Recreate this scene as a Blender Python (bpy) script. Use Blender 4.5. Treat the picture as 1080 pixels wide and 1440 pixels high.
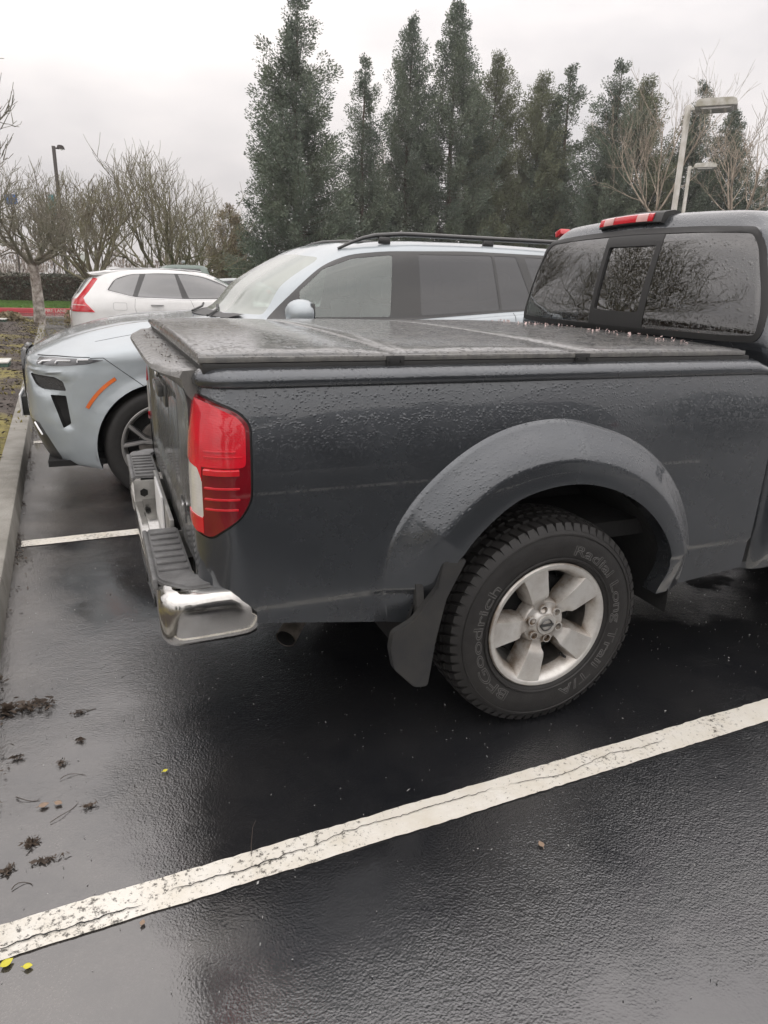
import bpy, bmesh, math, random
import numpy as np
from mathutils import Vector, Matrix, noise as mnoise
R = math.radians; PI = math.pi
rnd = random.Random(7)
sc = bpy.context.scene
for o in list(bpy.data.objects): bpy.data.objects.remove(o)
COL = sc.collection

# ------------------------------------------------------------ camera
CAM = Vector((-1.3731, -1.8246, 1.5078)); YAW, PITCH, ROLL, FPX = 0.3864, -0.3154, 0.028, 992.1
cd = bpy.data.cameras.new('camera'); cam = bpy.data.objects.new('camera', cd); COL.objects.link(cam)
f_ = Vector((math.sin(YAW)*math.cos(PITCH), math.cos(YAW)*math.cos(PITCH), math.sin(PITCH)))
r_ = Vector((math.cos(YAW), -math.sin(YAW), 0)); u_ = r_.cross(f_)
r2 = r_*math.cos(ROLL)+u_*math.sin(ROLL); u2 = -r_*math.sin(ROLL)+u_*math.cos(ROLL)
m = Matrix((r2, u2, -f_)).transposed().to_4x4(); m.translation = CAM
cam.matrix_world = m
cd.sensor_fit = 'VERTICAL'; cd.sensor_height = 24; cd.lens = 24*FPX/1440
cd.clip_start = .05; cd.clip_end = 2000
sc.camera = cam
# ------------------------------------------------------------ world, sun, exposure
SUN_EL, SUN_AZ = R(52), R(250)          # azimuth measured from +x, counter-clockwise
w = bpy.data.worlds.new("World"); sc.world = w; w.use_nodes = True
nt = w.node_tree; nt.nodes.clear()
def nd(t, typ, **k):
    n = t.nodes.new('ShaderNode'+typ)
    for a, v in k.items():
        if a.startswith('i_'):
            key = a[2:]; key = int(key) if key.isdigit() else key.replace('_', ' ')
            s = n.inputs[key]
            if isinstance(v, bpy.types.NodeSocket): t.links.new(v, s)
            else: s.default_value = v
        else: setattr(n, a, v)
    return n
sky = nd(nt, 'TexSky', sky_type='NISHITA', sun_disc=False, sun_elevation=SUN_EL, sun_rotation=PI/2-SUN_AZ, air_density=1.0, dust_density=4.0, ozone_density=1.0)
hs = nd(nt, 'HueSaturation', i_Saturation=.10, i_Value=.35, i_Color=sky.outputs[0])
tc = nd(nt, 'TexCoord')
mp = nd(nt, 'Mapping', i_Vector=tc.outputs['Generated'], i_Scale=(1.2, 1.2, 3.2))
nz = nd(nt, 'TexNoise', i_Vector=mp.outputs[0], i_Scale=2.1, i_Detail=5., i_Roughness=.5)
cr = nd(nt, 'ValToRGB', i_Fac=nz.outputs['Fac'])
cr.color_ramp.elements[0].position = .30; cr.color_ramp.elements[0].color = (6.9, 6.65, 6.75, 1)
cr.color_ramp.elements[1].position = .62; cr.color_ramp.elements[1].color = (9.9, 9.35, 9.15, 1)
mx = nd(nt, 'MixRGB', i_Fac=.88, i_Color1=hs.outputs[0], i_Color2=cr.outputs[0])
sz_ = nd(nt, 'SeparateXYZ', i_0=tc.outputs['Generated'])          # an overcast sky is brightest overhead
zr_ = nd(nt, 'MapRange', i_Value=sz_.outputs[2], i_1=0., i_2=1., i_3=.82, i_4=2.5)
mz_ = nd(nt, 'VectorMath', operation='SCALE', i_0=mx.outputs[0], i_Scale=zr_.outputs[0])
bg = nd(nt, 'Background', i_Color=mz_.outputs[0], i_Strength=.073)
wo = nd(nt, 'OutputWorld'); nt.links.new(bg.outputs[0], wo.inputs[0])
sd = bpy.data.lights.new('sun', 'SUN'); so = bpy.data.objects.new('sun', sd); COL.objects.link(so)
sd.energy = .7; sd.angle = R(120); sd.color = (1, .97, .93)
sdir = Vector((math.cos(SUN_AZ)*math.cos(SUN_EL), math.sin(SUN_AZ)*math.cos(SUN_EL), math.sin(SUN_EL)))
so.rotation_euler = sdir.to_track_quat('Z', 'Y').to_euler()
sc.view_settings.view_transform = 'Standard'; sc.view_settings.look = 'None'
sc.view_settings.exposure = 0.55; sc.view_settings.gamma = 1
sc.render.engine = 'CYCLES'
sc.cycles.max_bounces = 8; sc.cycles.transparent_max_bounces = 12
sc.render.resolution_x = 768; sc.render.resolution_y = 1024

# ------------------------------------------------------------ helpers
ORG = {}                                   # world offset of every empty / parent
def tag(o, label=None, cat=None, group=None, kind=None):
    for k, v in (('label', label), ('category', cat), ('group', group), ('kind', kind)):
        if v: o[k] = v
    return o
def thing(name, label, cat, loc=(0, 0, 0), group=None):
    o = bpy.data.objects.new(name, None); COL.objects.link(o); o.location = loc; o.empty_display_size = .2
    ORG[o] = Vector(loc); return tag(o, label, cat, group)
def link(name, me, mats, parent=None, smooth=None):
    """a mesh written in world coordinates becomes a child of parent"""
    for mm in (mats if isinstance(mats, (list, tuple)) else [mats]): me.materials.append(mm)
    o = bpy.data.objects.new(name, me); COL.objects.link(o)
    if parent is not None:
        off = ORG.get(parent, Vector()); me.transform(Matrix.Translation(-off)); o.parent = parent
        ORG[o] = off
    if smooth is not None:
        me.polygons.foreach_set('use_smooth', [True]*len(me.polygons))
        if smooth < 180: 
            try: me.set_sharp_from_angle(angle=R(smooth))
            except Exception: pass
    me.update(); return o
def fbm(name, bm, mats, parent=None, smooth=40):
    for v in [v for v in bm.verts if not v.link_faces]: bm.verts.remove(v)
    me = bpy.data.meshes.new(name); bm.to_mesh(me); bm.free(); return link(name, me, mats, parent, smooth)
def fpy(name, V, F, mats, parent=None, smooth=180, mi=None):
    me = bpy.data.meshes.new(name); me.from_pydata([tuple(v) for v in V], [], F)
    if mi is not None: me.polygons.foreach_set('material_index', mi)
    return link(name, me, mats, parent, smooth)
def box(bm, lo, hi, mi=0, bev=0, rot=None, seg=2):
    lo, hi = Vector(lo), Vector(hi); c = (lo+hi)/2; s = hi-lo
    M = Matrix.Translation(c)
    if rot: M = M @ (rot if isinstance(rot, Matrix) else Matrix.Rotation(rot[1], 4, rot[0]))
    t = bmesh.new(); bmesh.ops.create_cube(t, size=1, matrix=M @ Matrix.Diagonal((*s, 1)))
    if bev: bmesh.ops.bevel(t, geom=t.edges[:], offset=bev, segments=seg, affect='EDGES', profile=.6)
    for f in t.faces: f.material_index = mi
    merge(bm, t)
def merge(bm, t):
    me = bpy.data.meshes.new('tmp'); t.to_mesh(me); t.free(); bm.from_mesh(me); bpy.data.meshes.remove(me)
def cyl(bm, a, b, r1, r2=None, n=16, mi=0, cap=True, bev=0):
    a, b = Vector(a), Vector(b); r2 = r1 if r2 is None else r2
    t = bmesh.new(); d = b-a
    bmesh.ops.create_cone(t, cap_ends=cap, segments=n, radius1=r1, radius2=r2, depth=d.length,
        matrix=Matrix.Translation((a+b)/2) @ d.to_track_quat('Z', 'Y').to_matrix().to_4x4())
    if bev: bmesh.ops.bevel(t, geom=[e for e in t.edges if e.is_manifold and e.calc_face_angle(0) > .8], offset=bev, segments=2, affect='EDGES')
    for f in t.faces: f.material_index = mi
    merge(bm, t)
def tube(bm, pts, rad, n=8, mi=0, cap=True):
    pts = [Vector(p) for p in pts]; rr = rad if isinstance(rad, (list, tuple)) else [rad]*len(pts)
    rings = []; ref = None
    for i, p in enumerate(pts):
        d = (pts[min(i+1, len(pts)-1)]-pts[max(i-1, 0)]).normalized()
        if ref is None: ref = d.orthogonal().normalized()
        ref = (ref-d*ref.dot(d)).normalized(); q = d.cross(ref)
        rings.append([bm.verts.new(p+(ref*math.cos(2*PI*k/n)+q*math.sin(2*PI*k/n))*rr[i]) for k in range(n)])
    for a, b in zip(rings, rings[1:]):
        for k in range(n):
            f = bm.faces.new((a[k], a[(k+1) % n], b[(k+1) % n], b[k])); f.material_index = mi
    if cap:
        for rg, s in ((rings[0], -1), (rings[-1], 1)):
            f = bm.faces.new(rg[::-1] if s < 0 else rg); f.material_index = mi
def lathe(bm, prof, n=96, mi=0, close=False, mfun=None):
    """prof: (y, r) pairs turned about the Y axis through the origin"""
    rings = []
    for (y, r) in prof:
        rings.append([bm.verts.new((r*math.cos(2*PI*k/n), y, r*math.sin(2*PI*k/n))) for k in range(n)])
    prs = list(zip(rings, rings[1:]))
    if close: prs.append((rings[-1], rings[0]))
    for a, b in prs:
        for k in range(n):
            f = bm.faces.new((a[k], b[k], b[(k+1) % n], a[(k+1) % n])); f.material_index = mi
def prism(bm, poly, axis, lo, hi, mi=0, bev=0, seg=2):
    """polygon in the plane normal to axis ('x','y','z'), extruded lo..hi"""
    def P(u, v, wv): return {'x': (wv, u, v), 'y': (u, wv, v), 'z': (u, v, wv)}[axis]
    t = bmesh.new(); A = [t.verts.new(P(u, v, lo)) for u, v in poly]; B = [t.verts.new(P(u, v, hi)) for u, v in poly]
    t.faces.new(A); t.faces.new(B[::-1]); n = len(poly)
    for i in range(n): t.faces.new((A[i], B[i], B[(i+1) % n], A[(i+1) % n]))
    bmesh.ops.recalc_face_normals(t, faces=t.faces[:])
    if bev: bmesh.ops.bevel(t, geom=t.edges[:], offset=bev, segments=seg, affect='EDGES')
    for f in t.faces: f.material_index = mi
    merge(bm, t)
def rpoly(pts, r=.02, n=4):
    """round the corners of a polygon; r may be a list"""
    out = []; N = len(pts)
    for i in range(N):
        p0, p, p1 = Vector(pts[i-1][:2]), Vector(pts[i][:2]), Vector(pts[(i+1) % N][:2])
        rr = r[i] if isinstance(r, (list, tuple)) else r
        d0, d1 = (p0-p), (p1-p); rr = min(rr, d0.length*.45, d1.length*.45)
        if rr < 1e-5: out.append(tuple(p)); continue
        a, b = p+d0.normalized()*rr, p+d1.normalized()*rr
        for k in range(n+1):
            t = k/n; out.append(tuple((1-t)**2*a+2*t*(1-t)*p+t*t*b))
    return out
def inset_poly(poly, d):
    N = len(poly); ar = sum(poly[i-1][0]*poly[i][1]-poly[i][0]*poly[i-1][1] for i in range(N)); s = 1 if ar > 0 else -1
    out = []
    for i in range(N):
        p0, p, p1 = Vector(poly[i-1]), Vector(poly[i]), Vector(poly[(i+1) % N])
        e0, e1 = (p-p0).normalized(), (p1-p).normalized()
        n0, n1 = Vector((-e0.y, e0.x))*s, Vector((-e1.y, e1.x))*s
        b = (n0+n1); b = b/max(.3, b.length_squared/2) if b.length > 1e-6 else n0
        out.append(tuple(p+b*d))
    return out
def pip(pt, poly):
    x, y = pt; c = False; n = len(poly); j = n-1
    for i in range(n):
        xi, yi = poly[i]; xj, yj = poly[j]
        if (yi > y) != (yj > y) and x < (xj-xi)*(y-yi)/(yj-yi)+xi: c = not c
        j = i
    return c
def cookie(bm, poly, ax, side=None, idv=1, lay=None, only=None):
    """cut polygon edges into the mesh (2 axes ax) and tag the faces inside with idv"""
    a, b = ax
    if side is None: side = lambda c: True
    if lay is None: lay = bm.faces.layers.int.get('id') or bm.faces.layers.int.new('id')
    N = len(poly)
    x0, x1 = min(p[0] for p in poly), max(p[0] for p in poly); y0, y1 = min(p[1] for p in poly), max(p[1] for p in poly)
    def near(f, lo0, hi0, lo1, hi1):
        v0 = [v.co[a] for v in f.verts]; v1 = [v.co[b] for v in f.verts]
        return max(v0) >= lo0 and min(v0) <= hi0 and max(v1) >= lo1 and min(v1) <= hi1
    cand = [f for f in bm.faces if (only is None or f[lay] in only) and near(f, x0, x1, y0, y1) and side(f.calc_center_median())]
    for i in range(N):
        p, q = poly[i], poly[(i+1) % N]
        e = (q[0]-p[0], q[1]-p[1]); L = math.hypot(*e)
        if L < 1e-6: continue
        no = [0, 0, 0]; no[a] = -e[1]/L; no[b] = e[0]/L; co = [0, 0, 0]; co[a] = p[0]; co[b] = p[1]
        pad = .001
        fs = [f for f in cand if f.is_valid and near(f, min(p[0], q[0])-pad, max(p[0], q[0])+pad, min(p[1], q[1])-pad, max(p[1], q[1])+pad)]
        if not fs: continue
        geom = set(fs)
        for f in fs: geom.update(f.edges); geom.update(f.verts)
        r = bmesh.ops.bisect_plane(bm, geom=list(geom), dist=1e-6, plane_co=co, plane_no=no)
        cs = set(cand); cs.update(g for g in r['geom'] if isinstance(g, bmesh.types.BMFace)); 
        for g in r['geom_cut']:
            if isinstance(g, bmesh.types.BMEdge): cs.update(g.link_faces)
        cand = [f for f in cs if f.is_valid and (only is None or f[lay] in only) and side(f.calc_center_median())]
    out = []
    for f in cand:
        c = f.calc_center_median()
        if pip((c[a], c[b]), poly): f[lay] = idv; out.append(f)
    return out
def split(bm, groups, parent, smooth=40, warp=None, solid=None):
    """groups: {id: (name, material)}; every id leaves as its own mesh; others dropped if name None"""
    lay = bm.faces.layers.int.get('id'); res = {}
    for idv, spec in groups.items():
        if spec is None: continue
        name, mt = spec[:2]; par = spec[2] if len(spec) > 2 else parent
        t = bm.copy(); tl = t.faces.layers.int.get('id')
        ids = idv if isinstance(idv, tuple) else (idv,)
        bmesh.ops.delete(t, geom=[f for f in t.faces if f[tl] not in ids], context='FACES')
        if warp: 
            for v in t.verts: v.co = warp(v.co)
        if not t.faces: t.free(); continue
        res[idv] = fbm(name, t, mt, res.get(par, par) if not isinstance(par, bpy.types.Object) else par, smooth)
        if solid: 
            md = res[idv].modifiers.new('s', 'SOLIDIFY'); md.thickness = solid; md.offset = -1
    bm.free(); return res
def pchip(xs, ys, x):
    n = len(xs)
    h = [xs[i+1]-xs[i] for i in range(n-1)]; d = [(ys[i+1]-ys[i])/h[i] if h[i] > 1e-9 else 0 for i in range(n-1)]
    m = [0]*n; m[0], m[-1] = d[0], d[-1]
    for i in range(1, n-1):
        if d[i-1]*d[i] > 0: m[i] = 2*d[i-1]*d[i]/(d[i-1]+d[i])*1.0 if abs(d[i-1]+d[i]) > 1e-9 else 0
    x = min(max(x, xs[0]), xs[-1]); i = 0
    while i < n-2 and x > xs[i+1]: i += 1
    if h[i] < 1e-9: return ys[i]
    t = (x-xs[i])/h[i]
    return (2*t**3-3*t*t+1)*ys[i]+(t**3-2*t*t+t)*h[i]*m[i]+(-2*t**3+3*t*t)*ys[i+1]+(t**3-t*t)*h[i]*m[i+1]
def text_mesh(s, size=.1, ext=.0, outline=0, bold=0):
    cu = bpy.data.curves.new('t', 'FONT'); cu.body = s; cu.size = size; cu.align_x = 'LEFT'; cu.extrude = ext
    if bold: cu.offset = bold
    if outline: cu.fill_mode = 'NONE'; cu.bevel_depth = outline; cu.bevel_resolution = 0; cu.resolution_u = 4
    else: cu.resolution_u = 3
    o = bpy.data.objects.new('t', cu); COL.objects.link(o); bpy.context.view_layer.update()
    me = bpy.data.meshes.new_from_object(o.evaluated_get(bpy.context.evaluated_depsgraph_get()))
    bpy.data.objects.remove(o); bpy.data.curves.remove(cu); return me

# ------------------------------------------------------------ materials
MATS = {}
def newmat(name):
    m = bpy.data.materials.new(name); m.use_nodes = True; t = m.node_tree
    b = t.nodes['Principled BSDF']; MATS[name] = m; return m, t, b
def noise_(t, scale, detail=3., rough=.55, vec=None):
    v = vec if vec is not None else nd(t, 'TexCoord').outputs['Object']
    return nd(t, 'TexNoise', i_Vector=v, i_Scale=scale, i_Detail=detail, i_Roughness=rough)
def ramp(t, fac, p0, p1, c0=(0, 0, 0, 1), c1=(1, 1, 1, 1)):
    r = nd(t, 'ValToRGB', i_Fac=fac); e = r.color_ramp.elements
    e[0].position, e[1].position = p0, p1; e[0].color, e[1].color = c0, c1; return r
def c4(c): return (c[0], c[1], c[2], 1) if not isinstance(c, (int, float)) else (c, c, c, 1)
def mat(name, col, rough=.5, metal=0., coat=0., var=.0, vscale=6., bump=0., bscale=60., col2=None, spec=.5, cr_=.05, trans=0., ior=1.5):
    m, t, b = newmat(name)
    b.inputs['Roughness'].default_value = rough; b.inputs['Metallic'].default_value = metal
    b.inputs['Coat Weight'].default_value = coat; b.inputs['Coat Roughness'].default_value = cr_
    b.inputs['Specular IOR Level'].default_value = spec; b.inputs['Transmission Weight'].default_value = trans; b.inputs['IOR'].default_value = ior
    c = c4(col); b.inputs['Base Color'].default_value = c
    if var or col2:
        n = noise_(t, vscale, 4.); c2 = c4(col2) if col2 else tuple(x*(1-var) for x in c[:3])+(1,)
        r = ramp(t, n.outputs['Fac'], .35, .65, c2, c); t.links.new(r.outputs[0], b.inputs['Base Color'])
    if bump:
        n = noise_(t, bscale, 3.); bp = nd(t, 'Bump', i_Strength=bump, i_Distance=.01, i_Height=n.outputs['Fac'])
        t.links.new(bp.outputs[0], b.inputs['Normal'])
    return m
def drops(t, vec, s1=150., s2=60., k=1.):
    """height field of rain drops standing on a surface"""
    hs_ = []
    for s, th, rad in ((s1, .30, .72), (s2, .55, .50)):
        v = nd(t, 'TexVoronoi', i_Vector=vec, i_Scale=s, i_Randomness=1.0); 
        sp = nd(t, 'SeparateColor', i_Color=v.outputs['Color'])
        on = nd(t, 'Math', operation='GREATER_THAN', i_0=sp.outputs[0], i_1=th)
        rr = nd(t, 'Math', operation='MULTIPLY', i_0=sp.outputs[1], i_1=rad)
        h = nd(t, 'Math', operation='SUBTRACT', i_0=rr.outputs[0], i_1=v.outputs['Distance'])
        h = nd(t, 'Math', operation='MAXIMUM', i_0=h.outputs[0], i_1=0.); h = nd(t, 'Math', operation='POWER', i_0=h.outputs[0], i_1=.6)
        h = nd(t, 'Math', operation='MULTIPLY', i_0=h.outputs[0], i_1=on.outputs[0])
        h = nd(t, 'Math', operation='MULTIPLY', i_0=h.outputs[0], i_1=60./s*k); hs_.append(h.outputs[0])
    return nd(t, 'Math', operation='ADD', i_0=hs_[0], i_1=hs_[1]).outputs[0]
def paint(name, col, metal=.4, rough=.32, dist=.004, strength=.6, dirt=.0, dcol=(.16, .15, .13), zdirt=None, s1=120., s2=62., coat=1., cr_=.06, upmask=True):
    m, t, b = newmat(name); tcn = nd(t, 'TexCoord'); vec = tcn.outputs['Object']
    b.inputs['Metallic'].default_value = metal; b.inputs['Coat Weight'].default_value = coat; b.inputs['Coat Roughness'].default_value = cr_
    h = drops(t, vec, s1, s2)
    if upmask:      # drops stand where the surface faces up, only a few cling to upright panels
        g = nd(t, 'NewGeometry'); sx = nd(t, 'SeparateXYZ', i_0=g.outputs['Normal'])
        mr = nd(t, 'MapRange', i_Value=sx.outputs[2], i_1=.02, i_2=.20, i_3=.10, i_4=1.); h = nd(t, 'Math', operation='MULTIPLY', i_0=h, i_1=mr.outputs[0]).outputs[0]
    bp = nd(t, 'Bump', i_Strength=strength, i_Distance=dist, i_Height=h)
    t.links.new(bp.outputs[0], b.inputs['Normal']); t.links.new(bp.outputs[0], b.inputs['Coat Normal'])
    n = noise_(t, 3.5, 6., .65); base = ramp(t, n.outputs['Fac'], .3, .7, tuple(x*.86 for x in col)+(1,), c4(col))
    out = base.outputs[0]
    if dirt:
        mp_ = nd(t, 'Mapping', i_Vector=vec, i_Scale=(5, 5, 1.2)); n2 = noise_(t, 2.5, 8., .75, mp_.outputs[0])
        fac = ramp(t, n2.outputs['Fac'], .42, .75, (0, 0, 0, 1), (dirt,)*3+(1,)).outputs[0]
        if zdirt:
            sz = nd(t, 'SeparateXYZ', i_0=vec); mz = nd(t, 'MapRange', i_Value=sz.outputs[2], i_1=zdirt[0], i_2=zdirt[1], i_3=1., i_4=.12)
            fac = nd(t, 'Math', operation='MULTIPLY', i_0=fac, i_1=mz.outputs[0]).outputs[0]
        mxn = nd(t, 'MixRGB', i_Fac=fac, i_Color1=out, i_Color2=c4(dcol)); out = mxn.outputs[0]
        cw = nd(t, 'Math', operation='SUBTRACT', i_0=1., i_1=fac); t.links.new(cw.outputs[0], b.inputs['Coat Weight'])
    t.links.new(out, b.inputs['Base Color'])
    nr = ramp(t, n.outputs['Fac'], .3, .7, c4(rough*.8), c4(rough*1.3)); t.links.new(nr.outputs[0], b.inputs['Roughness'])
    return m
M = MATS
paint('truck_paint', (.070, .077, .086), .62, .25, .0032, .75, s1=155., s2=88., cr_=.03,  dirt=.45, dcol=(.085, .082, .078), zdirt=(.42, .75))
paint('truck_tail_paint', (.055, .058, .062), .45, .40, .0035, .6, dirt=.8, dcol=(.15, .145, .13), cr_=.12)
paint('suv_blue', (.36, .40, .425), .25, .35, .002, .3, s1=120., s2=50.)
paint('white_paint', (.70, .70, .695), .0, .35, .002, .15, s1=90., s2=50.)
paint('green_paint', (.10, .14, .12), .2, .35, .002, .15)
paint('silver_paint', (.35, .38, .38), .5, .35, .002, .15)
paint('dark_car_paint', (.02, .022, .028), .3, .3, .002, .3)
paint('cover_skin', (.05, .051, .052), .0, .34, .007, 1.0, dirt=.7, dcol=(.20, .19, .17), s1=95., s2=45., coat=.8, cr_=.10, upmask=False)
paint('cap_plastic', (.09, .09, .088), .0, .40, .005, .9, dirt=.8, dcol=(.22, .21, .19), s1=140., s2=60., coat=.6, cr_=.15)
mat('black_plastic', .018, .45, bump=.15, bscale=300, var=.3); mat('flap_plastic', (.020, .021, .023), .48, bump=.15, bscale=300, col2=(.036, .035, .033), vscale=9)
mat('black_gloss', .012, .12, coat=.5)
mat('liner', .008, .85, bump=.3, bscale=40)
mat('rubber', (.018, .017, .0165), .55, var=.35, vscale=25, bump=.12, bscale=200)
mat('rubber_trim', .01, .5)
mat('step_pad', .15, .5, bump=.3, bscale=200, var=.4, vscale=20)
mat('gap_dark', .004, .8)
mat('interior', .03, .8, var=.3)
mat('steel_dark', .05, .55, .6, var=.4, vscale=15)
mat('exhaust', (.34, .30, .26), .45, .7, var=.5, vscale=30)
mat('white_plastic', .7, .35, var=.15)
mat('disc_metal', (.30, .28, .26), .4, .9, var=.4, vscale=20)
def both(t):
    g = nd(t, 'NewGeometry'); return nd(t, 'MapRange', i_Value=g.outputs['Backfacing'], i_1=0., i_2=1., i_3=1.5, i_4=1/1.5).outputs[0]
def special_mats():
    # grimy chrome
    m, t, b = newmat('chrome'); b.inputs['Metallic'].default_value = 1
    n = noise_(t, 9, 8., .7); n2 = noise_(t, 60, 4., .6)
    c = ramp(t, n.outputs['Fac'], .35, .7, (.66, .655, .64, 1), (.46, .445, .42, 1)); t.links.new(c.outputs[0], b.inputs['Base Color'])
    r = ramp(t, n.outputs['Fac'], .35, .75, c4(.05), c4(.22)); t.links.new(r.outputs[0], b.inputs['Roughness'])
    bp = nd(t, 'Bump', i_Strength=.04, i_Distance=.003, i_Height=n2.outputs['Fac']); t.links.new(bp.outputs[0], b.inputs['Normal'])
    # painted alloy with road dirt
    m, t, b = newmat('alloy'); b.inputs['Metallic'].default_value = .55; b.inputs['Roughness'].default_value = .38
    n = noise_(t, 12, 8., .7)
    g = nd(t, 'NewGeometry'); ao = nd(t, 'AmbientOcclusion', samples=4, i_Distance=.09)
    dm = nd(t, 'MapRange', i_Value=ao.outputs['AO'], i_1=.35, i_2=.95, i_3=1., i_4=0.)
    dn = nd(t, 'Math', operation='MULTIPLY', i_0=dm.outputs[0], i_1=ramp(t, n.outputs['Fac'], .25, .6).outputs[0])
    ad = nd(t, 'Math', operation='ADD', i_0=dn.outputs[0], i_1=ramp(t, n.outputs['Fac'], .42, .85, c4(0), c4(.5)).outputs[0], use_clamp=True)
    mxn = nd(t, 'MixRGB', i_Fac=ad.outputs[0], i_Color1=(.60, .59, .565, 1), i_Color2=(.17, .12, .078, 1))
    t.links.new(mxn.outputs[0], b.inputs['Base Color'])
    mat('alloy_dark', .10, .35, .8, var=.4)
    # lenses: dark glassy plastic over ribs
    def lens(name, col, col2=None, zr=None, ribs=0, coat=1.):
        m, t, b = newmat(name); b.inputs['Roughness'].default_value = .18; b.inputs['Coat Weight'].default_value = coat; b.inputs['Coat Roughness'].default_value = .04
        v = nd(t, 'TexCoord').outputs['Object']
        n = noise_(t, 14, 4.); out = ramp(t, n.outputs['Fac'], .3, .7, tuple(x*.75 for x in col)+(1,), c4(col)).outputs[0]
        if col2:
            sz = nd(t, 'SeparateXYZ', i_0=v); f = nd(t, 'MapRange', i_Value=sz.outputs[2], i_1=zr[0], i_2=zr[1])
            out = nd(t, 'MixRGB', i_Fac=f.outputs[0], i_Color1=c4(col2), i_Color2=out).outputs[0]
        t.links.new(out, b.inputs['Base Color'])
        if ribs:
            wv = nd(t, 'TexWave', wave_type='BANDS', bands_direction='Z', i_Vector=v, i_Scale=ribs, i_Distortion=0.); wv2 = nd(t, 'TexWave', wave_type='BANDS', bands_direction='DIAGONAL', i_Vector=v, i_Scale=ribs, i_Distortion=0.)
            s = nd(t, 'Math', operation='ADD', i_0=wv.outputs[1], i_1=wv2.outputs[1])
            bp = nd(t, 'Bump', i_Strength=.12, i_Distance=.001, i_Height=s.outputs[0]); t.links.new(bp.outputs[0], b.inputs['Normal'])
        return m
    lens('red_lens', (.60, .006, .020), ribs=60.); lens('red_lens_deep', (.16, .002, .008)); lens('red_lens_plain', (.55, .010, .02)); lens('red_rib', (.30, .004, .010))
    lens('clear_lens', (.62, .60, .56), ribs=35.); lens('brake_clear', (.72, .42, .40)); lens('amber', (.75, .16, .03)); lens('lamp_glass', (.30, .31, .33), ribs=25.)
    lens('lamp_dark', (.07, .072, .08)); lens('lamp_led', (.75, .76, .78), coat=.5)
    # window glass seen from outside: tinted, real transmission through thin panes
    def glass(name, tint, dropk=.0, rough=.0, mixf=None, refl=.03):
        m = bpy.data.materials.new(name); m.use_nodes = True; t = m.node_tree; t.nodes.clear(); MATS[name] = m
        tr = nd(t, 'BsdfTransparent', i_Color=c4(tint)); gl = nd(t, 'BsdfGlossy', i_Color=(1, 1, 1, 1), i_Roughness=rough)
        fr = nd(t, 'Fresnel', i_IOR=both(t)); f = nd(t, 'MapRange', i_Value=fr.outputs[0], i_1=0., i_2=1., i_3=refl, i_4=1.)
        fac = f.outputs[0]
        if dropk:
            v = nd(t, 'TexCoord').outputs['Object']; h = drops(t, v, 170, 70)
            bp = nd(t, 'Bump', i_Strength=.35, i_Distance=.004, i_Height=h); t.links.new(bp.outputs[0], gl.inputs['Normal']); t.links.new(bp.outputs[0], fr.inputs['Normal'])
            df = nd(t, 'BsdfDiffuse', i_Color=c4((.35, .36, .37))); wet = nd(t, 'Math', operation='MULTIPLY', i_0=h, i_1=dropk, use_clamp=True)
            m1 = nd(t, 'MixShader', i_0=wet.outputs[0], i_1=tr.outputs[0], i_2=df.outputs[0]); base = m1.outputs[0]
        else: base = tr.outputs[0]
        ms = nd(t, 'MixShader', i_0=fac, i_1=base, i_2=gl.outputs[0]); o = nd(t, 'OutputMaterial', i_0=ms.outputs[0]); return m
    glass('tint_glass', (.14, .15, .16), .12, refl=.15); glass('privacy_glass', (.04, .042, .045), .05, refl=.20); glass('clear_glass', (.62, .70, .68), .15); glass('windshield_glass', (.62, .70, .67), .6)
    # asphalt, wet: coarse grain, film of water that is deeper in places, paler base colour near the kerb
    m, t, b = newmat('asphalt'); v = nd(t, 'TexCoord').outputs['Object']
    g1 = nd(t, 'TexNoise', i_Vector=v, i_Scale=150., i_Detail=4., i_Roughness=.6); g2 = nd(t, 'TexVoronoi', i_Vector=v, i_Scale=165., feature='SMOOTH_F1', i_Smoothness=.6)
    g3 = nd(t, 'TexNoise', i_Vector=v, i_Scale=34., i_Detail=2., i_Roughness=.5)
    pud = noise_(t, .9, 5., .6, v)
    pm = ramp(t, pud.outputs['Fac'], .42, .60)                       # 0 = film of water, 1 = stones stand out
    big = noise_(t, 2.3, 6., .65, v)
    c = ramp(t, big.outputs['Fac'], .3, .75, (.010, .011, .0135, 1), (.026, .026, .027, 1))
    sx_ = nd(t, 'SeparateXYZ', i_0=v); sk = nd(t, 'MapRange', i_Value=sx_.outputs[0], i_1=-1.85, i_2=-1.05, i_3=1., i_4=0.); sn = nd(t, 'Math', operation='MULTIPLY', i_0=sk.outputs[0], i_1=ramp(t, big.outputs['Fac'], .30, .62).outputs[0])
    c = nd(t, 'MixRGB', i_Fac=sn.outputs[0], i_Color1=c.outputs[0], i_Color2=(.085, .077, .070, 1))          # base colour turns paler and browner towards the kerb
    st = ramp(t, g2.outputs['Distance'], .05, .5, c4(1.35), c4(.75)); cm = nd(t, 'MixRGB', blend_type='MULTIPLY', i_Fac=.8, i_Color1=c.outputs[0], i_Color2=st.outputs[0])
    t.links.new(cm.outputs[0], b.inputs['Base Color'])
    rr = ramp(t, big.outputs['Fac'], .35, .7, c4(.04), c4(.13)); t.links.new(rr.outputs[0], b.inputs['Roughness'])
    b.inputs['IOR'].default_value = 1.72; b.inputs['Specular IOR Level'].default_value = 1.
    hh = nd(t, 'Math', operation='MULTIPLY', i_0=g2.outputs['Distance'], i_1=-.55); hh = nd(t, 'Math', operation='ADD', i_0=hh.outputs[0], i_1=g1.outputs['Fac'])
    h3 = nd(t, 'Math', operation='MULTIPLY', i_0=g3.outputs['Fac'], i_1=.85); hh = nd(t, 'Math', operation='ADD', i_0=hh.outputs[0], i_1=h3.outputs[0])
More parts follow.
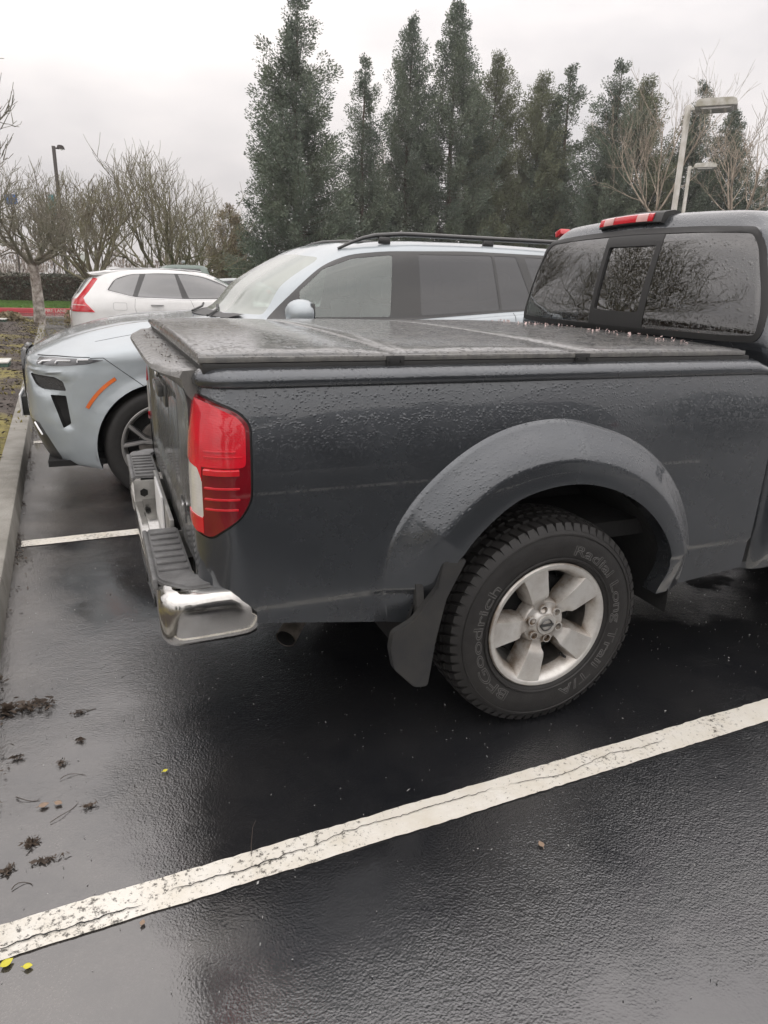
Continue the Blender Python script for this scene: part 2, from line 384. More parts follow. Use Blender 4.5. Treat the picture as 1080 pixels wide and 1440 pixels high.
    fl = nd(t, 'MapRange', i_Value=pm.outputs[0], i_1=0., i_2=1., i_3=.14, i_4=1.25)
    hh = nd(t, 'Math', operation='MULTIPLY', i_0=hh.outputs[0], i_1=fl.outputs[0])
    bp = nd(t, 'Bump', i_Strength=.36, i_Distance=.0045, i_Height=hh.outputs[0]); t.links.new(bp.outputs[0], b.inputs['Normal'])
    # worn road paint
    def road_paint(name, col, crack=True):
        m, t, b = newmat(name); v = nd(t, 'TexCoord').outputs['Object']
        n = noise_(t, 70, 6., .75, v); n2 = noise_(t, 2.2, 3., .5, v); sm = nd(t, 'Math', operation='MULTIPLY', i_0=n2.outputs['Fac'], i_1=.35); s = nd(t, 'Math', operation='ADD', i_0=n.outputs['Fac'], i_1=sm.outputs[0])
        wx = nd(t, 'SeparateXYZ', i_0=v); wr = nd(t, 'MapRange', i_Value=wx.outputs[0], i_1=-1.9, i_2=-.4, i_3=.09, i_4=0.); s = nd(t, 'Math', operation='ADD', i_0=s.outputs[0], i_1=wr.outputs[0]); f = ramp(t, s.outputs[0], .77, .85).outputs[0]; out = nd(t, 'MixRGB', i_Fac=f, i_Color1=c4(col), i_Color2=(.10, .095, .085, 1)).outputs[0]
        n4 = noise_(t, 8, 5., .7, v); tint = ramp(t, n4.outputs['Fac'], .3, .7, (.86, .83, .77, 1), (1, 1, 1, 1)); out = nd(t, 'MixRGB', blend_type='MULTIPLY', i_Fac=1., i_Color1=out, i_Color2=tint.outputs[0]).outputs[0]
        t.links.new(out, b.inputs['Base Color']); b.inputs['Roughness'].default_value = .33
        g2 = noise_(t, 130, 3., .6, v); bp = nd(t, 'Bump', i_Strength=.5, i_Distance=.004, i_Height=g2.outputs['Fac']); t.links.new(bp.outputs[0], b.inputs['Normal'])
    road_paint('line_paint', (.68, .66, .61)); road_paint('red_road_paint', (.42, .06, .07))
    mat('concrete', (.26, .25, .225), .75, var=.3, vscale=5, bump=.5, bscale=70, col2=(.17, .16, .14))
    mat('mulch', (.055, .042, .032), .9, bump=1., bscale=35, col2=(.025, .02, .017), vscale=9)
    m, t, b = newmat('soil'); v = nd(t, 'TexCoord').outputs['Object']
    n = noise_(t, .7, 6., .65, v); n2 = noise_(t, 9, 6., .7, v)
    moss = ramp(t, n.outputs['Fac'], .47, .58, (.085, .068, .058, 1), (.24, .205, .06, 1)); d = ramp(t, n2.outputs['Fac'], .3, .7, c4(.55), c4(1.3))
    mm = nd(t, 'MixRGB', blend_type='MULTIPLY', i_Fac=1., i_Color1=moss.outputs[0], i_Color2=d.outputs[0]); t.links.new(mm.outputs[0], b.inputs['Base Color']); b.inputs['Roughness'].default_value = .8
    n3 = noise_(t, 28, 6., .7, v); bp = nd(t, 'Bump', i_Strength=1., i_Distance=.03, i_Height=n3.outputs['Fac']); t.links.new(bp.outputs[0], b.inputs['Normal'])
    mat('grass', (.10, .19, .035), .8, var=.4, vscale=2, bump=1., bscale=25)
    mat('grass_blade', (.12, .23, .04), .7, var=.4, vscale=2); mat('moss_tuft', (.20, .17, .04), .8, var=.5, vscale=4)
    mat('bark', (.22, .195, .16), .85, bump=.8, bscale=20, col2=(.15, .15, .10), vscale=3)
    mat('bark_moss', (.20, .19, .11), .85, bump=.8, bscale=20, col2=(.12, .10, .075), vscale=2)
    mat('bark_pale', (.38, .32, .25), .8, col2=(.22, .18, .14), vscale=2.5, bump=.4)
    mat('bark_lichen', (.50, .46, .42), .85, col2=(.13, .10, .08), vscale=7, bump=.6, bscale=15)
    mat('bark_conifer', (.09, .065, .05), .9, bump=.8, bscale=12)
    def leaf(name, a, b_, sc_=.5, rough=.65):
        m, t, b = newmat(name); v = nd(t, 'TexCoord').outputs['Object']; n = noise_(t, sc_, 4., .6, v)
        oi = nd(t, 'NewGeometry'); rr = ramp(t, oi.outputs['Random Per Island'], .0, 1., c4(.84), c4(1.16)); c = ramp(t, n.outputs['Fac'], .35, .65, c4(a), c4(b_))
        mm = nd(t, 'MixRGB', blend_type='MULTIPLY', i_Fac=1., i_Color1=c.outputs[0], i_Color2=rr.outputs[0]); t.links.new(mm.outputs[0], b.inputs['Base Color']); b.inputs['Roughness'].default_value = rough
        b.inputs['Specular IOR Level'].default_value = .3
    leaf('needles', (.105, .135, .105), (.155, .185, .125)); leaf('needles_warm', (.14, .16, .10), (.18, .19, .115)); leaf('hedge_leaf', (.08, .09, .07), (.14, .13, .10), 1.5)
    leaf('bush_leaf', (.19, .20, .095), (.26, .25, .13), 1.); leaf('brown_leaf', (.24, .20, .13), (.30, .24, .15)); leaf('thicket', (.26, .21, .18), (.20, .17, .15), .2)
    mat('pole_paint', (.60, .58, .54), .5, col2=(.42, .40, .34), vscale=3); mat('lamp_housing', (.55, .54, .50), .5, col2=(.33, .31, .25), vscale=5); mat('pole_brown', (.045, .035, .032), .5)
    mat('red_curb', (.45, .05, .065), .5, col2=(.33, .06, .07), vscale=2); mat('yellow_leaf', (.55, .50, .04), .5); mat('dead_leaf', (.075, .052, .036), .7, var=.5); mat('tan_leaf', (.24, .17, .12), .6); mat('twig', (.05, .037, .028), .7)
    mat('pale_board', (.62, .62, .58), .6, var=.2); mat('green_board', (.05, .10, .075), .6); mat('blue_cloth', (.06, .14, .35), .7); mat('teal_sign', (.06, .28, .33), .6); mat('wall_pale', (.52, .50, .47), .8, var=.2)
    mat('seat_cloth', (.06, .065, .07), .9); mat('seat_beige', (.30, .29, .26), .8); mat('chrome_trim', (.5, .5, .5), .2, 1.)
special_mats()
# ============================================================ the pickup truck
LOT = .0392                                  # the bays are turned this much against the truck
def G(u, v, z=0.): return Vector((u*math.cos(LOT)-v*math.sin(LOT), u*math.sin(LOT)+v*math.cos(LOT), z))
YC = .955                                    # the truck's centre line
S0, RC = -1.045, .115                        # rear corner of the bed side
def plan(s):
    if s > S0: return (s, .03), (0, -1)
    a = (S0-s)/RC
    if a < PI/2: return (S0-RC*math.sin(a), .03+RC-RC*math.cos(a)), (-math.sin(a), -math.cos(a))
    return (S0-RC, .03+RC+(a-PI/2)*RC), (-1, 0)
def interp(tab, x): return pchip([p[0] for p in tab], [p[1] for p in tab], x)
ROT = [(-6, .47), (8, .485), (18, .515), (30, .525), (48, .522), (67, .52), (88, .522), (108, .522), (126, .505), (140, .492), (156, .465), (171, .47), (186, .47)]
RUT = [(-6, .60), (6, .615), (17, .645), (33, .668), (47, .685), (62, .695), (77, .703), (91, .722), (111, .732), (134, .722), (146, .706), (160, .65), (172, .60), (186, .6)]
HZ = .385
def base_out(s, z):
    o = 0.
    if z > .95: o -= .036*((z-.95)/.3)**2
    if z < .9: o -= .012*((.9-z)/.4)**2
    k = min(1, max(0, (.60-z)/.02)); o -= .010*k*k*(3-2*k)                # the crease above the bottom lip
    return o
def flare_out(s, z):
    th = math.degrees(math.atan2(z-HZ, s)); r = math.hypot(s, z-HZ)
    ro, ru = interp(ROT, th), interp(RUT, th); q = (r-ro)/(ru-ro)
    A = .066*(1 if th < 140 else max(.14, 1-(th-138)/38))*(1 if th > 20 else max(.5, .5+(th-6)/28))
    return A*pchip([-.1, 0, .12, .40, .46, .90, .965, 1.0, 1.1], [.95, .96, 1., .99, .94, .22, .12, 0., 0.], q)
def side_pt(s, z, out):
    (x, y), (nx, ny) = plan(s); return Vector((x+nx*out, y+ny*out, z))
def side_warp(mir=False):
    def f(co):
        s, z, e = co
        o = base_out(s, z)+flare_out(s, z)+e
        p = side_pt(s, z, o)
        if mir: p.y = 2*YC-p.y
        return p
    return f
TH0, TH1 = 5.4, 171.2
def bed_side(parent, mir):
    bm = bmesh.new(); lay = bm.faces.layers.int.new('id'); NT = 150
    X0, X1, ZT = -1.262, .925, 1.232
    qs = [0, .04, .12, .25, .36, .40, .43, .46, .5, .6, .7, .8, .86, .9, .94, .965, .985, 1.0]
    cols = []
    cor = [math.degrees(math.atan2(ZT-HZ, X1)), math.degrees(math.atan2(ZT-HZ, X0))]
    ths = sorted(set([TH0+(TH1-TH0)*i/NT for i in range(NT+1)]+cor))
    for th in ths:
        a = R(th); c, s = math.cos(a), math.sin(a); ro, ru = interp(ROT, th), interp(RUT, th)
        L = min([ (X1/c if c > 1e-6 else 9), (X0/c if c < -1e-6 else 9), ((ZT-HZ)/s if s > 1e-6 else 9)])
        rs = [(ro, 'lip')]+[(ro+(ru-ro)*q, 0) for q in qs]; n2 = 22
        rs += [(ru+(L-ru)*((k/n2)), 0) for k in range(1, n2+1)]
        cols.append([bm.verts.new((r*c, r*s+HZ, -.07 if fl == 'lip' else 0)) for r, fl in rs])
    for A, B in zip(cols, cols[1:]):
        for i in range(len(A)-1): bm.faces.new((A[i], A[i+1], B[i+1], B[i]))
    # bottom lip turned in under the panel, straight below the end columns
    for cc in (cols[0], cols[-1]):
        low = [bm.verts.new((v.co.x, v.co.y-.0, -.05)) for v in cc]
        for i in range(1, len(cc)-1): bm.faces.new((cc[i], low[i], low[i+1], cc[i+1]))
    lamp = rpoly([(-1.252, 1.219), (-1.13, 1.205), (-1.035, 1.172), (-1.004, 1.135), (-1.008, .925), (-1.04, .872), (-1.125, .812), (-1.185, .822), (-1.245, .86)], [.012, .05, .03, .02, .03, .03, .02, .03, .02])
    cookie(bm, lamp, (0, 1), idv=9, lay=lay)
    l2 = inset_poly(lamp, .007); cookie(bm, l2, (0, 1), idv=2, lay=lay, only=(9,))
    inner = rpoly([(-1.262, 1.205), (-1.13, 1.190), (-1.045, 1.158), (-1.022, 1.128), (-1.026, 1.02), (-1.262, 1.02)], .015); cookie(bm, inner, (0, 1), idv=5, lay=lay, only=(2,))
    white = rpoly([(-1.26, 1.035), (-1.165, 1.015), (-1.150, .985), (-1.150, .873), (-1.26, .885)], .006)
    cookie(bm, white, (0, 1), idv=3, lay=lay, only=(2, 5))
    low = [(-1.150, 1.02), (-.9, 1.02), (-.9, .70), (-1.150, .70)]; cookie(bm, [(-1.262, 1.03), (-1.15, 1.03), (-1.15, .83), (-1.262, .83)], (0, 1), idv=5, lay=lay, only=(2,))
    cookie(bm, low, (0, 1), idv=4, lay=lay, only=(2,))
    W = side_warp(mir)
    side_o = split(bm, {0: ('bed_side', M['truck_paint'])}, parent, 35, W) if False else None
    t = bm.copy(); tl = t.faces.layers.int['id']; bmesh.ops.delete(t, geom=[f for f in t.faces if f[tl] != 0], context='FACES')
    # a dark recess edge behind the lamp
    for v in t.verts: v.co = W(v.co)
    if mir: bmesh.ops.reverse_faces(t, faces=t.faces[:])
    o = fbm('bed_side', t, M['truck_paint'], parent, 32)
    def piece(ids, name, mt, par, depth, e0=0.):
        def of(v): v.z = e0; return v
        def rm(v): v.z = e0-depth; return v
        return pieces(bm, ids, name, mt, par, W, off=of, rim=rm, flip='recalc', smooth=35, minarea=.0006)[0]
    lp = piece((9,), 'tail_light', M['rubber_trim'], parent, .03, -.004)
    piece((2, 4), 'lower_lens', M['red_lens_deep'], lp, .02, .004); piece((5,), 'upper_lens', M['red_lens'], lp, .02, .006); piece((3,), 'reversing_lens', M['clear_lens'], lp, .02, .003)
    bm.free()
    # raised ribs moulded on the lower lens
    t = bmesh.new()
    for z, h, d, xa in ((1.006, .011, .011, -1.045), (.962, .0035, .008, -1.045), (.931, .0035, .008, -1.045), (.902, .0035, .008, -1.05), (1.064, .002, .0085, -1.05), (1.049, .002, .0085, -1.035)):
        pts = [(-1.14+(xa+1.14)*i/14) for i in range(15)]; rows = []
        for dz, e in ((-h, .003), (-h*.6, d), (h*.6, d), (h, .003)): rows.append([t.verts.new(W(Vector((s, z+dz, e)))) for s in pts])
        for a, b in zip(rows, rows[1:]):
            for i in range(14): t.faces.new((a[i], a[i+1], b[i+1], b[i]))
        for j in (0, 14): t.faces.new([rw[j] for rw in rows])
    bmesh.ops.recalc_face_normals(t, faces=t.faces[:])
    fbm('lens_rib', t, M['red_lens_plain'], lp, 50)
    return o

def build_truck():
    T = thing('pickup_truck', 'dark grey pickup truck with a hard bed cover, nearest to the camera', 'pickup truck', (1.3, YC, 0))
    for mir in (False, True): bed_side(T, mir)
    my = lambda y, mir: 2*YC-y if mir else y
    # rail caps along the top of the bed
    for mir in (False, True):
        prof = [(-.012, 1.226), (.006, 1.2275), (.016, 1.236), (.018, 1.250), (.012, 1.264), (-.004, 1.275), (-.03, 1.281), (-.10, 1.281), (-.11, 1.25)]
        bm = bmesh.new(); st = [-1.225, -1.20, -1.16, -1.1, -1.04, -.9]+[-.8+.12*i for i in range(14)]+[.82, .87, .90, .92]; rows = []
        for s in st:
            k = 1.; zz = 0
            if s > .8: zz = -.055*((s-.8)/.12)**2
            rows.append([])
            for o, z in prof:
                e = o+base_out(0, 1.225)
                if s < -1.2: e = e-.012; 
                p = side_pt(s, z+zz*(z-1.226)/.05, e); p.y = my(p.y, mir); rows[-1].append(bm.verts.new(p))
        for a, b in zip(rows, rows[1:]):
            for i in range(len(prof)-1): bm.faces.new((a[i], b[i], b[i+1], a[i+1]))
        for e in (rows[0], rows[-1]): bm.faces.new(e)
        bmesh.ops.recalc_face_normals(bm, faces=bm.faces[:]); fbm('bed_rail', bm, M['truck_paint'], T, 50)
    # bed cover: three hinged panels with a black seal below
    lid = bmesh.new(); box(lid, (-1.12, .085, 1.262), (.80, 1.825, 1.292), bev=.004)
    cov = fbm('bed_cover', lid, M['black_plastic'], T, 40)
    xs = [-1.13, -.575, .075, .775]
    for a, b in zip(xs, xs[1:]):
        bm = bmesh.new(); x0, x1 = a+.004, b-.004; ny = 16; nx = 8
        def top(x, y):
            v = (y-YC)/.88; return 1.313+.014*(1-v*v)+.004*math.sin((x-x0)/(x1-x0)*PI)
        g = [[bm.verts.new((x0+.012+(x1-x0-.024)*i/nx, .092+.012+(1.726-.024)*j/ny, top(x0+(x1-x0)*i/nx, .092+1.726*j/ny))) for j in range(ny+1)] for i in range(nx+1)]
        for i in range(nx):
            for j in range(ny): bm.faces.new((g[i][j], g[i+1][j], g[i+1][j+1], g[i][j+1]))
        ring = [g[i][0] for i in range(nx+1)]+[g[nx][j] for j in range(1, ny+1)]+[g[i][ny] for i in range(nx-1, -1, -1)]+[g[0][j] for j in range(ny-1, 0, -1)]
        prev = ring
        for ex, dz in ((.009, -.004), (.012, -.012), (.012, -.032)):
            cur = []
            for v in ring:
                dx = -ex if v.co.x < x0+.02 else (ex if v.co.x > x1-.02 else 0); dy = -ex if v.co.y < .11 else (ex if v.co.y > 1.80 else 0)
                cur.append(bm.verts.new((v.co.x+dx, v.co.y+dy, v.co.z+dz if dz > -.02 else 1.288)))
            for k in range(len(ring)): bm.faces.new((prev[k], cur[k], cur[(k+1) % len(ring)], prev[(k+1) % len(ring)]))
            prev = cur
        bmesh.ops.recalc_face_normals(bm, faces=bm.faces[:]); fbm('cover_panel', bm, M['cover_skin'], cov, 50)
    for mir in (False, True):
        bm = bmesh.new(); y = my(.082, mir); s = 1 if not mir else -1
        box(bm, (-1.13, min(y, y+.01*s), 1.293), (.775, max(y, y+.01*s), 1.309), bev=.003); fbm('cover_edge_trim', bm, M['cap_plastic'], cov, 40)
        for xh in (-.575, .075):
            bm = bmesh.new(); ya, yb = sorted((y-.006*s, y+.01*s)); box(bm, (xh-.028, ya+.003, 1.274), (xh+.028, yb, 1.307), bev=.003)
            for dx in (-.018, .018): cyl(bm, (xh+dx, ya-.001, 1.292), (xh+dx, yb+.001, 1.292), .004, n=10)
            fbm('cover_hinge', bm, M['black_plastic'], cov, 40)
    # small wet buds and bits lying at the cab end of the cover
    # tailgate
    bm = bmesh.new(); lay = bm.faces.layers.int.new('id')
    ny, nz = 60, 34; Y0, Y1, Z0, Z1 = .155, 1.755, .69, 1.243
    def gate(y, z):
        v = (z-Z0)/(Z1-Z0); c = (y-YC)/.8
        x = -1.152-.008*(1-c**4)-.005*math.sin(v*PI*.9)-(.018*max(0, (v-.86)/.14)**1.5)
        e = min(1, max(0, min(y-.40, 1.51-y)/.03)); ez = min(1, max(0, min(z-.80, 1.165-z)/.03)); e = e*e*(3-2*e)*ez*ez*(3-2*ez)
        x += .012*e
        h = min(1, max(0, min(y-.80, 1.11-y)/.02)); hz = min(1, max(0, min(z-1.03, 1.15-z)/.02)); x += .02*h*hz
        return Vector((x, y, z))
    g = [[bm.verts.new(gate(Y0+(Y1-Y0)*i/ny, Z0+(Z1-Z0)*j/nz)) for j in range(nz+1)] for i in range(ny+1)]
    for i in range(ny):
        for j in range(nz): bm.faces.new((g[i][j], g[i][j+1], g[i+1][j+1], g[i+1][j]))
    def skirt(bm, d):
        ed = [e for e in bm.edges if e.is_boundary]; r = bmesh.ops.extrude_edge_only(bm, edges=ed)
        for v in [q for q in r['geom'] if isinstance(q, bmesh.types.BMVert)]: v.co += Vector(d)
    skirt(bm, (.05, 0, 0)); bmesh.ops.recalc_face_normals(bm, faces=bm.faces[:])
    tg = fbm('tailgate', bm, M['truck_tail_paint'], T, 45)
    bm = bmesh.new(); box(bm, (-1.160, .83, 1.055), (-1.142, 1.08, 1.135), bev=.004); box(bm, (-1.182, .845, 1.090), (-1.155, 1.065, 1.128), bev=.006)
    fbm('handle', bm, M['truck_tail_paint'], tg, 40)
    bm = bmesh.new()       # round badge with a bar across, chrome
    pts = [(-1.172, YC+.045*math.cos(2*PI*k/32), 1.19+.038*math.sin(2*PI*k/32)) for k in range(33)]; tube(bm, pts, .0055, 8, cap=False)
    box(bm, (-1.180, YC-.062, 1.181), (-1.168, YC+.062, 1.199), bev=.003); fbm('emblem', bm, M['chrome_trim'], tg, 40)
    def letters(s, size, at, par, mt, ext=.0015, sp=1., name='lettering', bold=.001):
        me = text_mesh(s, size, ext, bold=bold)
        # text lies in XY; on the tailgate it reads from +y (left) to -y (right), facing -x
        me.transform(Matrix(((0, 0, -1, at[0]), (-sp, 0, 0, at[1]), (0, 1, 0, at[2]), (0, 0, 0, 1)))); return link(name, me, mt, par, 30)
    letters('4x4', .085, (-1.167, .39, .80), tg, M['chrome_trim'], .003, bold=.003)
    # cap along the top of the tailgate with a small spoiler lip
    bm = bmesh.new(); rows = []; n = 40
    for i in range(n+1):
        y = .135+(1.775-.135)*i/n; c = abs((y-YC)/.82); lip = .062*(1-c**6)
        pr = [(-1.06, 1.262), (-1.13, 1.270), (-1.165-lip*.55, 1.268), (-1.170-lip, 1.258), (-1.174-lip, 1.250), (-1.168-lip, 1.243), (-1.165-lip*.4, 1.226), (-1.158, 1.205), (-1.145, 1.19)]
        rows.append([bm.verts.new((x, y, z)) for x, z in pr])
    for a, b in zip(rows, rows[1:]):
        for i in range(len(a)-1): bm.faces.new((a[i], a[i+1], b[i+1], b[i]))
    for e in (rows[0], rows[-1]): bm.faces.new(e)
    bmesh.ops.recalc_face_normals(bm, faces=bm.faces[:]); fbm('tailgate_cap', bm, M['cap_plastic'], T, 45)
    # bed inside, floor, dark
    bm = bmesh.new(); box(bm, (-1.14, .12, .64), (.86, 1.79, .70)); box(bm, (.84, .10, .5), (.87, 1.81, 1.25)); box(bm, (-1.12, .14, .5), (-1.09, 1.77, 1.2))
    for mir in (0, 1):
        y0, y1 = sorted((my(.10, mir), my(.13, mir))); box(bm, (-1.1, y0, .95), (.86, y1, 1.26))
    fbm('bed_floor', bm, M['liner'], T, 30)
    # rear pillars between lamps and tailgate are part of the bed sides; wheel arch liners
    for mir in (0, 1):
        bm = bmesh.new(); n = 36; rows = []
        for k in range(n+1):
            a = R(-4+188*k/n); r = .535; rows.append([bm.verts.new((r*math.cos(a), my(y, mir), HZ+r*math.sin(a))) for y in (.02, .12, .30, .46)])
        for a, b in zip(rows, rows[1:]):
            for i in range(3): bm.faces.new((a[i], a[i+1], b[i+1], b[i]))
        bm.faces.new([r_w[3] for r_w in rows]); fbm('wheel_arch_liner', bm, M['liner'], T, 50)
        # mud guard
        bm = bmesh.new(); y0, y1 = sorted((my(-.022, mir), my(.005, mir)))
        fl = rpoly([(-.352, .69), (-.438, .694), (-.452, .60), (-.53, .505), (-.598, .472), (-.607, .42), (-.592, .345), (-.515, .262), (-.468, .258), (-.447, .42), (-.418, .56)], .012, 3)
        prism(bm, fl, 'y', y0, y1, bev=.003)
        y0, y1 = sorted((my(.0, mir), my(.27, mir))); box(bm, (-.50, y0, .262), (-.472, y1, .62), bev=.006, rot=('Y', R(-6)))
        fbm('mud_guard', bm, M['flap_plastic'], T, 40)
    # chassis, axle, springs, tow receiver
    bm = bmesh.new()
    for y in (.42, 1.49): box(bm, (-1.12, y-.04, .46), (3.9, y+.04, .60), bev=.01)
    cyl(bm, (0, .2, HZ), (0, 1.71, HZ), .045, n=20); t_ = [(0, YC+.0, HZ)]
    cyl(bm, (-.16, YC, HZ), (.16, YC, HZ), .13, .13, n=20, bev=.03)
    for y in (.40, 1.51):
        tube(bm, [(-.75, y, .50), (-.4, y, .40), (0, y, .34), (.4, y, .40), (.7, y, .48)], .028, 6)
        tube(bm, [(.12, y+.05, .36), (.34, y+.10, .86)], .024, 8)
    for x in (-1.0, -.5, .5, 1.2, 2.2): box(bm, (x-.04, .40, .5), (x+.04, 1.5, .57))
    box(bm, (-.95, .75, .38), (-.35, 1.2, .56), bev=.04); fbm('chassis', bm, M['steel_dark'], T, 40)
    # exhaust
    bm = bmesh.new(); A = [(.3, .62, .42), (-.3, .60, .44), (-.62, .52, .42), (-.78, .40, .375), (-.86, .30, .335)]
    tube(bm, A, .036, 20, cap=False); tube(bm, [A[-1], A[-2]], .031, 20, mi=1, cap=False); fbm('exhaust_pipe', bm, [M['exhaust'], M['gap_dark']], T, 60)
    build_bumper(T); build_cab(T)
    whl = truck_wheel(T, (0, 0, HZ), False)
    for loc, mir in (((3.55, 0, HZ), False), ((0, 2*YC, HZ), True), ((3.55, 2*YC, HZ), True)): copy_wheel(whl, T, loc, mir)
    return T

def bump_path(t):
    """plan of the bumper's outer skin, t from the side end (0) round the corner to y=... """
    pass
def build_bumper(T):
    def sweep(path, prof, mt_of, name, mats, par, capends=True, mir=False):
        """path: list of ((x,y),(nx,ny)); prof: (out,z)"""
        bm = bmesh.new(); rows = []
        for (x, y), (nx, ny) in path:
            kz = 1-.40*max(0, (x+1.085)/.08)**1.2
            rows.append([bm.verts.new((x+nx*o, (2*YC-(y+ny*o)) if mir else y+ny*o, .505+(z-.505)*kz)) for o, z in prof])
        for a, b in zip(rows, rows[1:]):
            for i in range(len(prof)): 
                f = bm.faces.new((a[i], b[i], b[(i+1) % len(prof)], a[(i+1) % len(prof)])); f.material_index = mt_of(i)
        if capends: bm.faces.new(rows[0]); bm.faces.new(rows[-1])
        bmesh.ops.recalc_face_normals(bm, faces=bm.faces[:]); return fbm(name, bm, mats, par, 50)
    def path(y_end):
        P = [((-1.005, .055), (0, -1)), ((-1.03, .040), (-.05, -1)), ((-1.08, .030), (-.08, -1)), ((-1.13, .028), (-.12, -1))]
        P[-1] = ((-1.185, .0275), (-.06, -1)); c = Vector((-1.212, .083)); r = .055
        for k in range(9):
            a = R(8+76*k/8); P.append(((c.x-r*math.sin(a)*1.05, c.y-r*math.cos(a)), (-math.sin(a), -math.cos(a))))
        for k in range(1, 9):
            y = .14+(y_end-.14)*k/8; P.append(((-1.262-.018*math.sin(k/8*PI/2), y), (-1, 0)))
        return P
    chrome = [(-.10, .664), (-.035, .668), (-.016, .666), (-.002, .655), (.006, .640), (.009, .605), (.006, .550), (.002, .526), (-.008, .510), (-.030, .501), (-.10, .503)]
    root = None
    for mir in (False, True):
        o = sweep(path(.60), chrome, lambda i: 0, 'bumper' if root is None else 'bumper_end', M['chrome'], T if root is None else root, mir=mir)
        if root is None: root = o
    # centre section, lower, with recess for the plate
    bm = bmesh.new()
    box(bm, (-1.280, .59, .468), (-1.10, 1.32, .565), bev=.014); box(bm, (-1.245, .59, .56), (-1.14, 1.32, .574), bev=.004)
    fbm('bumper_centre', bm, M['chrome'], root, 40)
    bm = bmesh.new()
    for mir in (0, 1):
        y0, y1 = sorted(((2*YC-.592) if mir else .592, (2*YC-.606) if mir else .606)); box(bm, (-1.275, y0, .50), (-1.12, y1, .66), bev=.004)
        yy = (2*YC-.584) if mir else .584
        for xx, zz in ((-1.235, .605),):
            cyl(bm, (xx, min(yy, yy+.03*(1 if not mir else -1))-.0, zz), (xx, yy+.022*(1 if not mir else -1), zz), .018, n=6, mi=1)
    box(bm, (-1.19, .60, .565), (-1.175, 1.31, .70), bev=.003)
    fbm('plate_recess', bm, [M['plate_metal'], M['gap_dark']], root, 40)
    bm = bmesh.new(); box(bm, (-1.200, .80, .575), (-1.192, 1.11, .725), bev=.002); fbm('number_plate', bm, M['white_plastic'], root, 40)
    bm = bmesh.new(); box(bm, (-1.22, YC-.04, .40), (-1.1, YC+.04, .465), bev=.006); box(bm, (-1.222, YC-.028, .412), (-1.15, YC+.028, .453), mi=1); fbm('tow_receiver', bm, [M['steel_dark'], M['gap_dark']], root, 40)
    # ribbed step pads on both wings, holes in the face
    for mir in (0, 1):
        def Y(y): return 2*YC-y if mir else y
        bm = bmesh.new(); pad = rpoly([(-1.272, .145), (-1.19, .06), (-1.07, .075), (-1.165, .165), (-1.165, .60), (-1.272, .60)], [.03, .02, .005, .02, .01, .02], 4)
        prism(bm, [(x, Y(y)) for x, y in pad], 'z', .652, .676, bev=.007)
        for k in range(7):
            y = .20+k*.055; ya, yb = sorted((Y(y), Y(y+.026))); box(bm, (-1.262, ya, .672), (-1.175, yb, .683), bev=.004)
        ya, yb = sorted((Y(.15), Y(.60))); box(bm, (-1.283, ya, .640), (-1.268, yb, .674), bev=.006)
        fbm('step_pad', bm, M['step_pad'], root, 40)
        for y in (.42, .22):
            bm = bmesh.new(); xo = -1.2725-.018*math.sin((y-.14)/.46*PI/2); box(bm, (xo, min(Y(y), Y(y+.035)), .555), (xo+.02, max(Y(y), Y(y+.035)), .59), bev=.004)
            fbm('bumper_hole', bm, M['gap_dark'], root, 40)

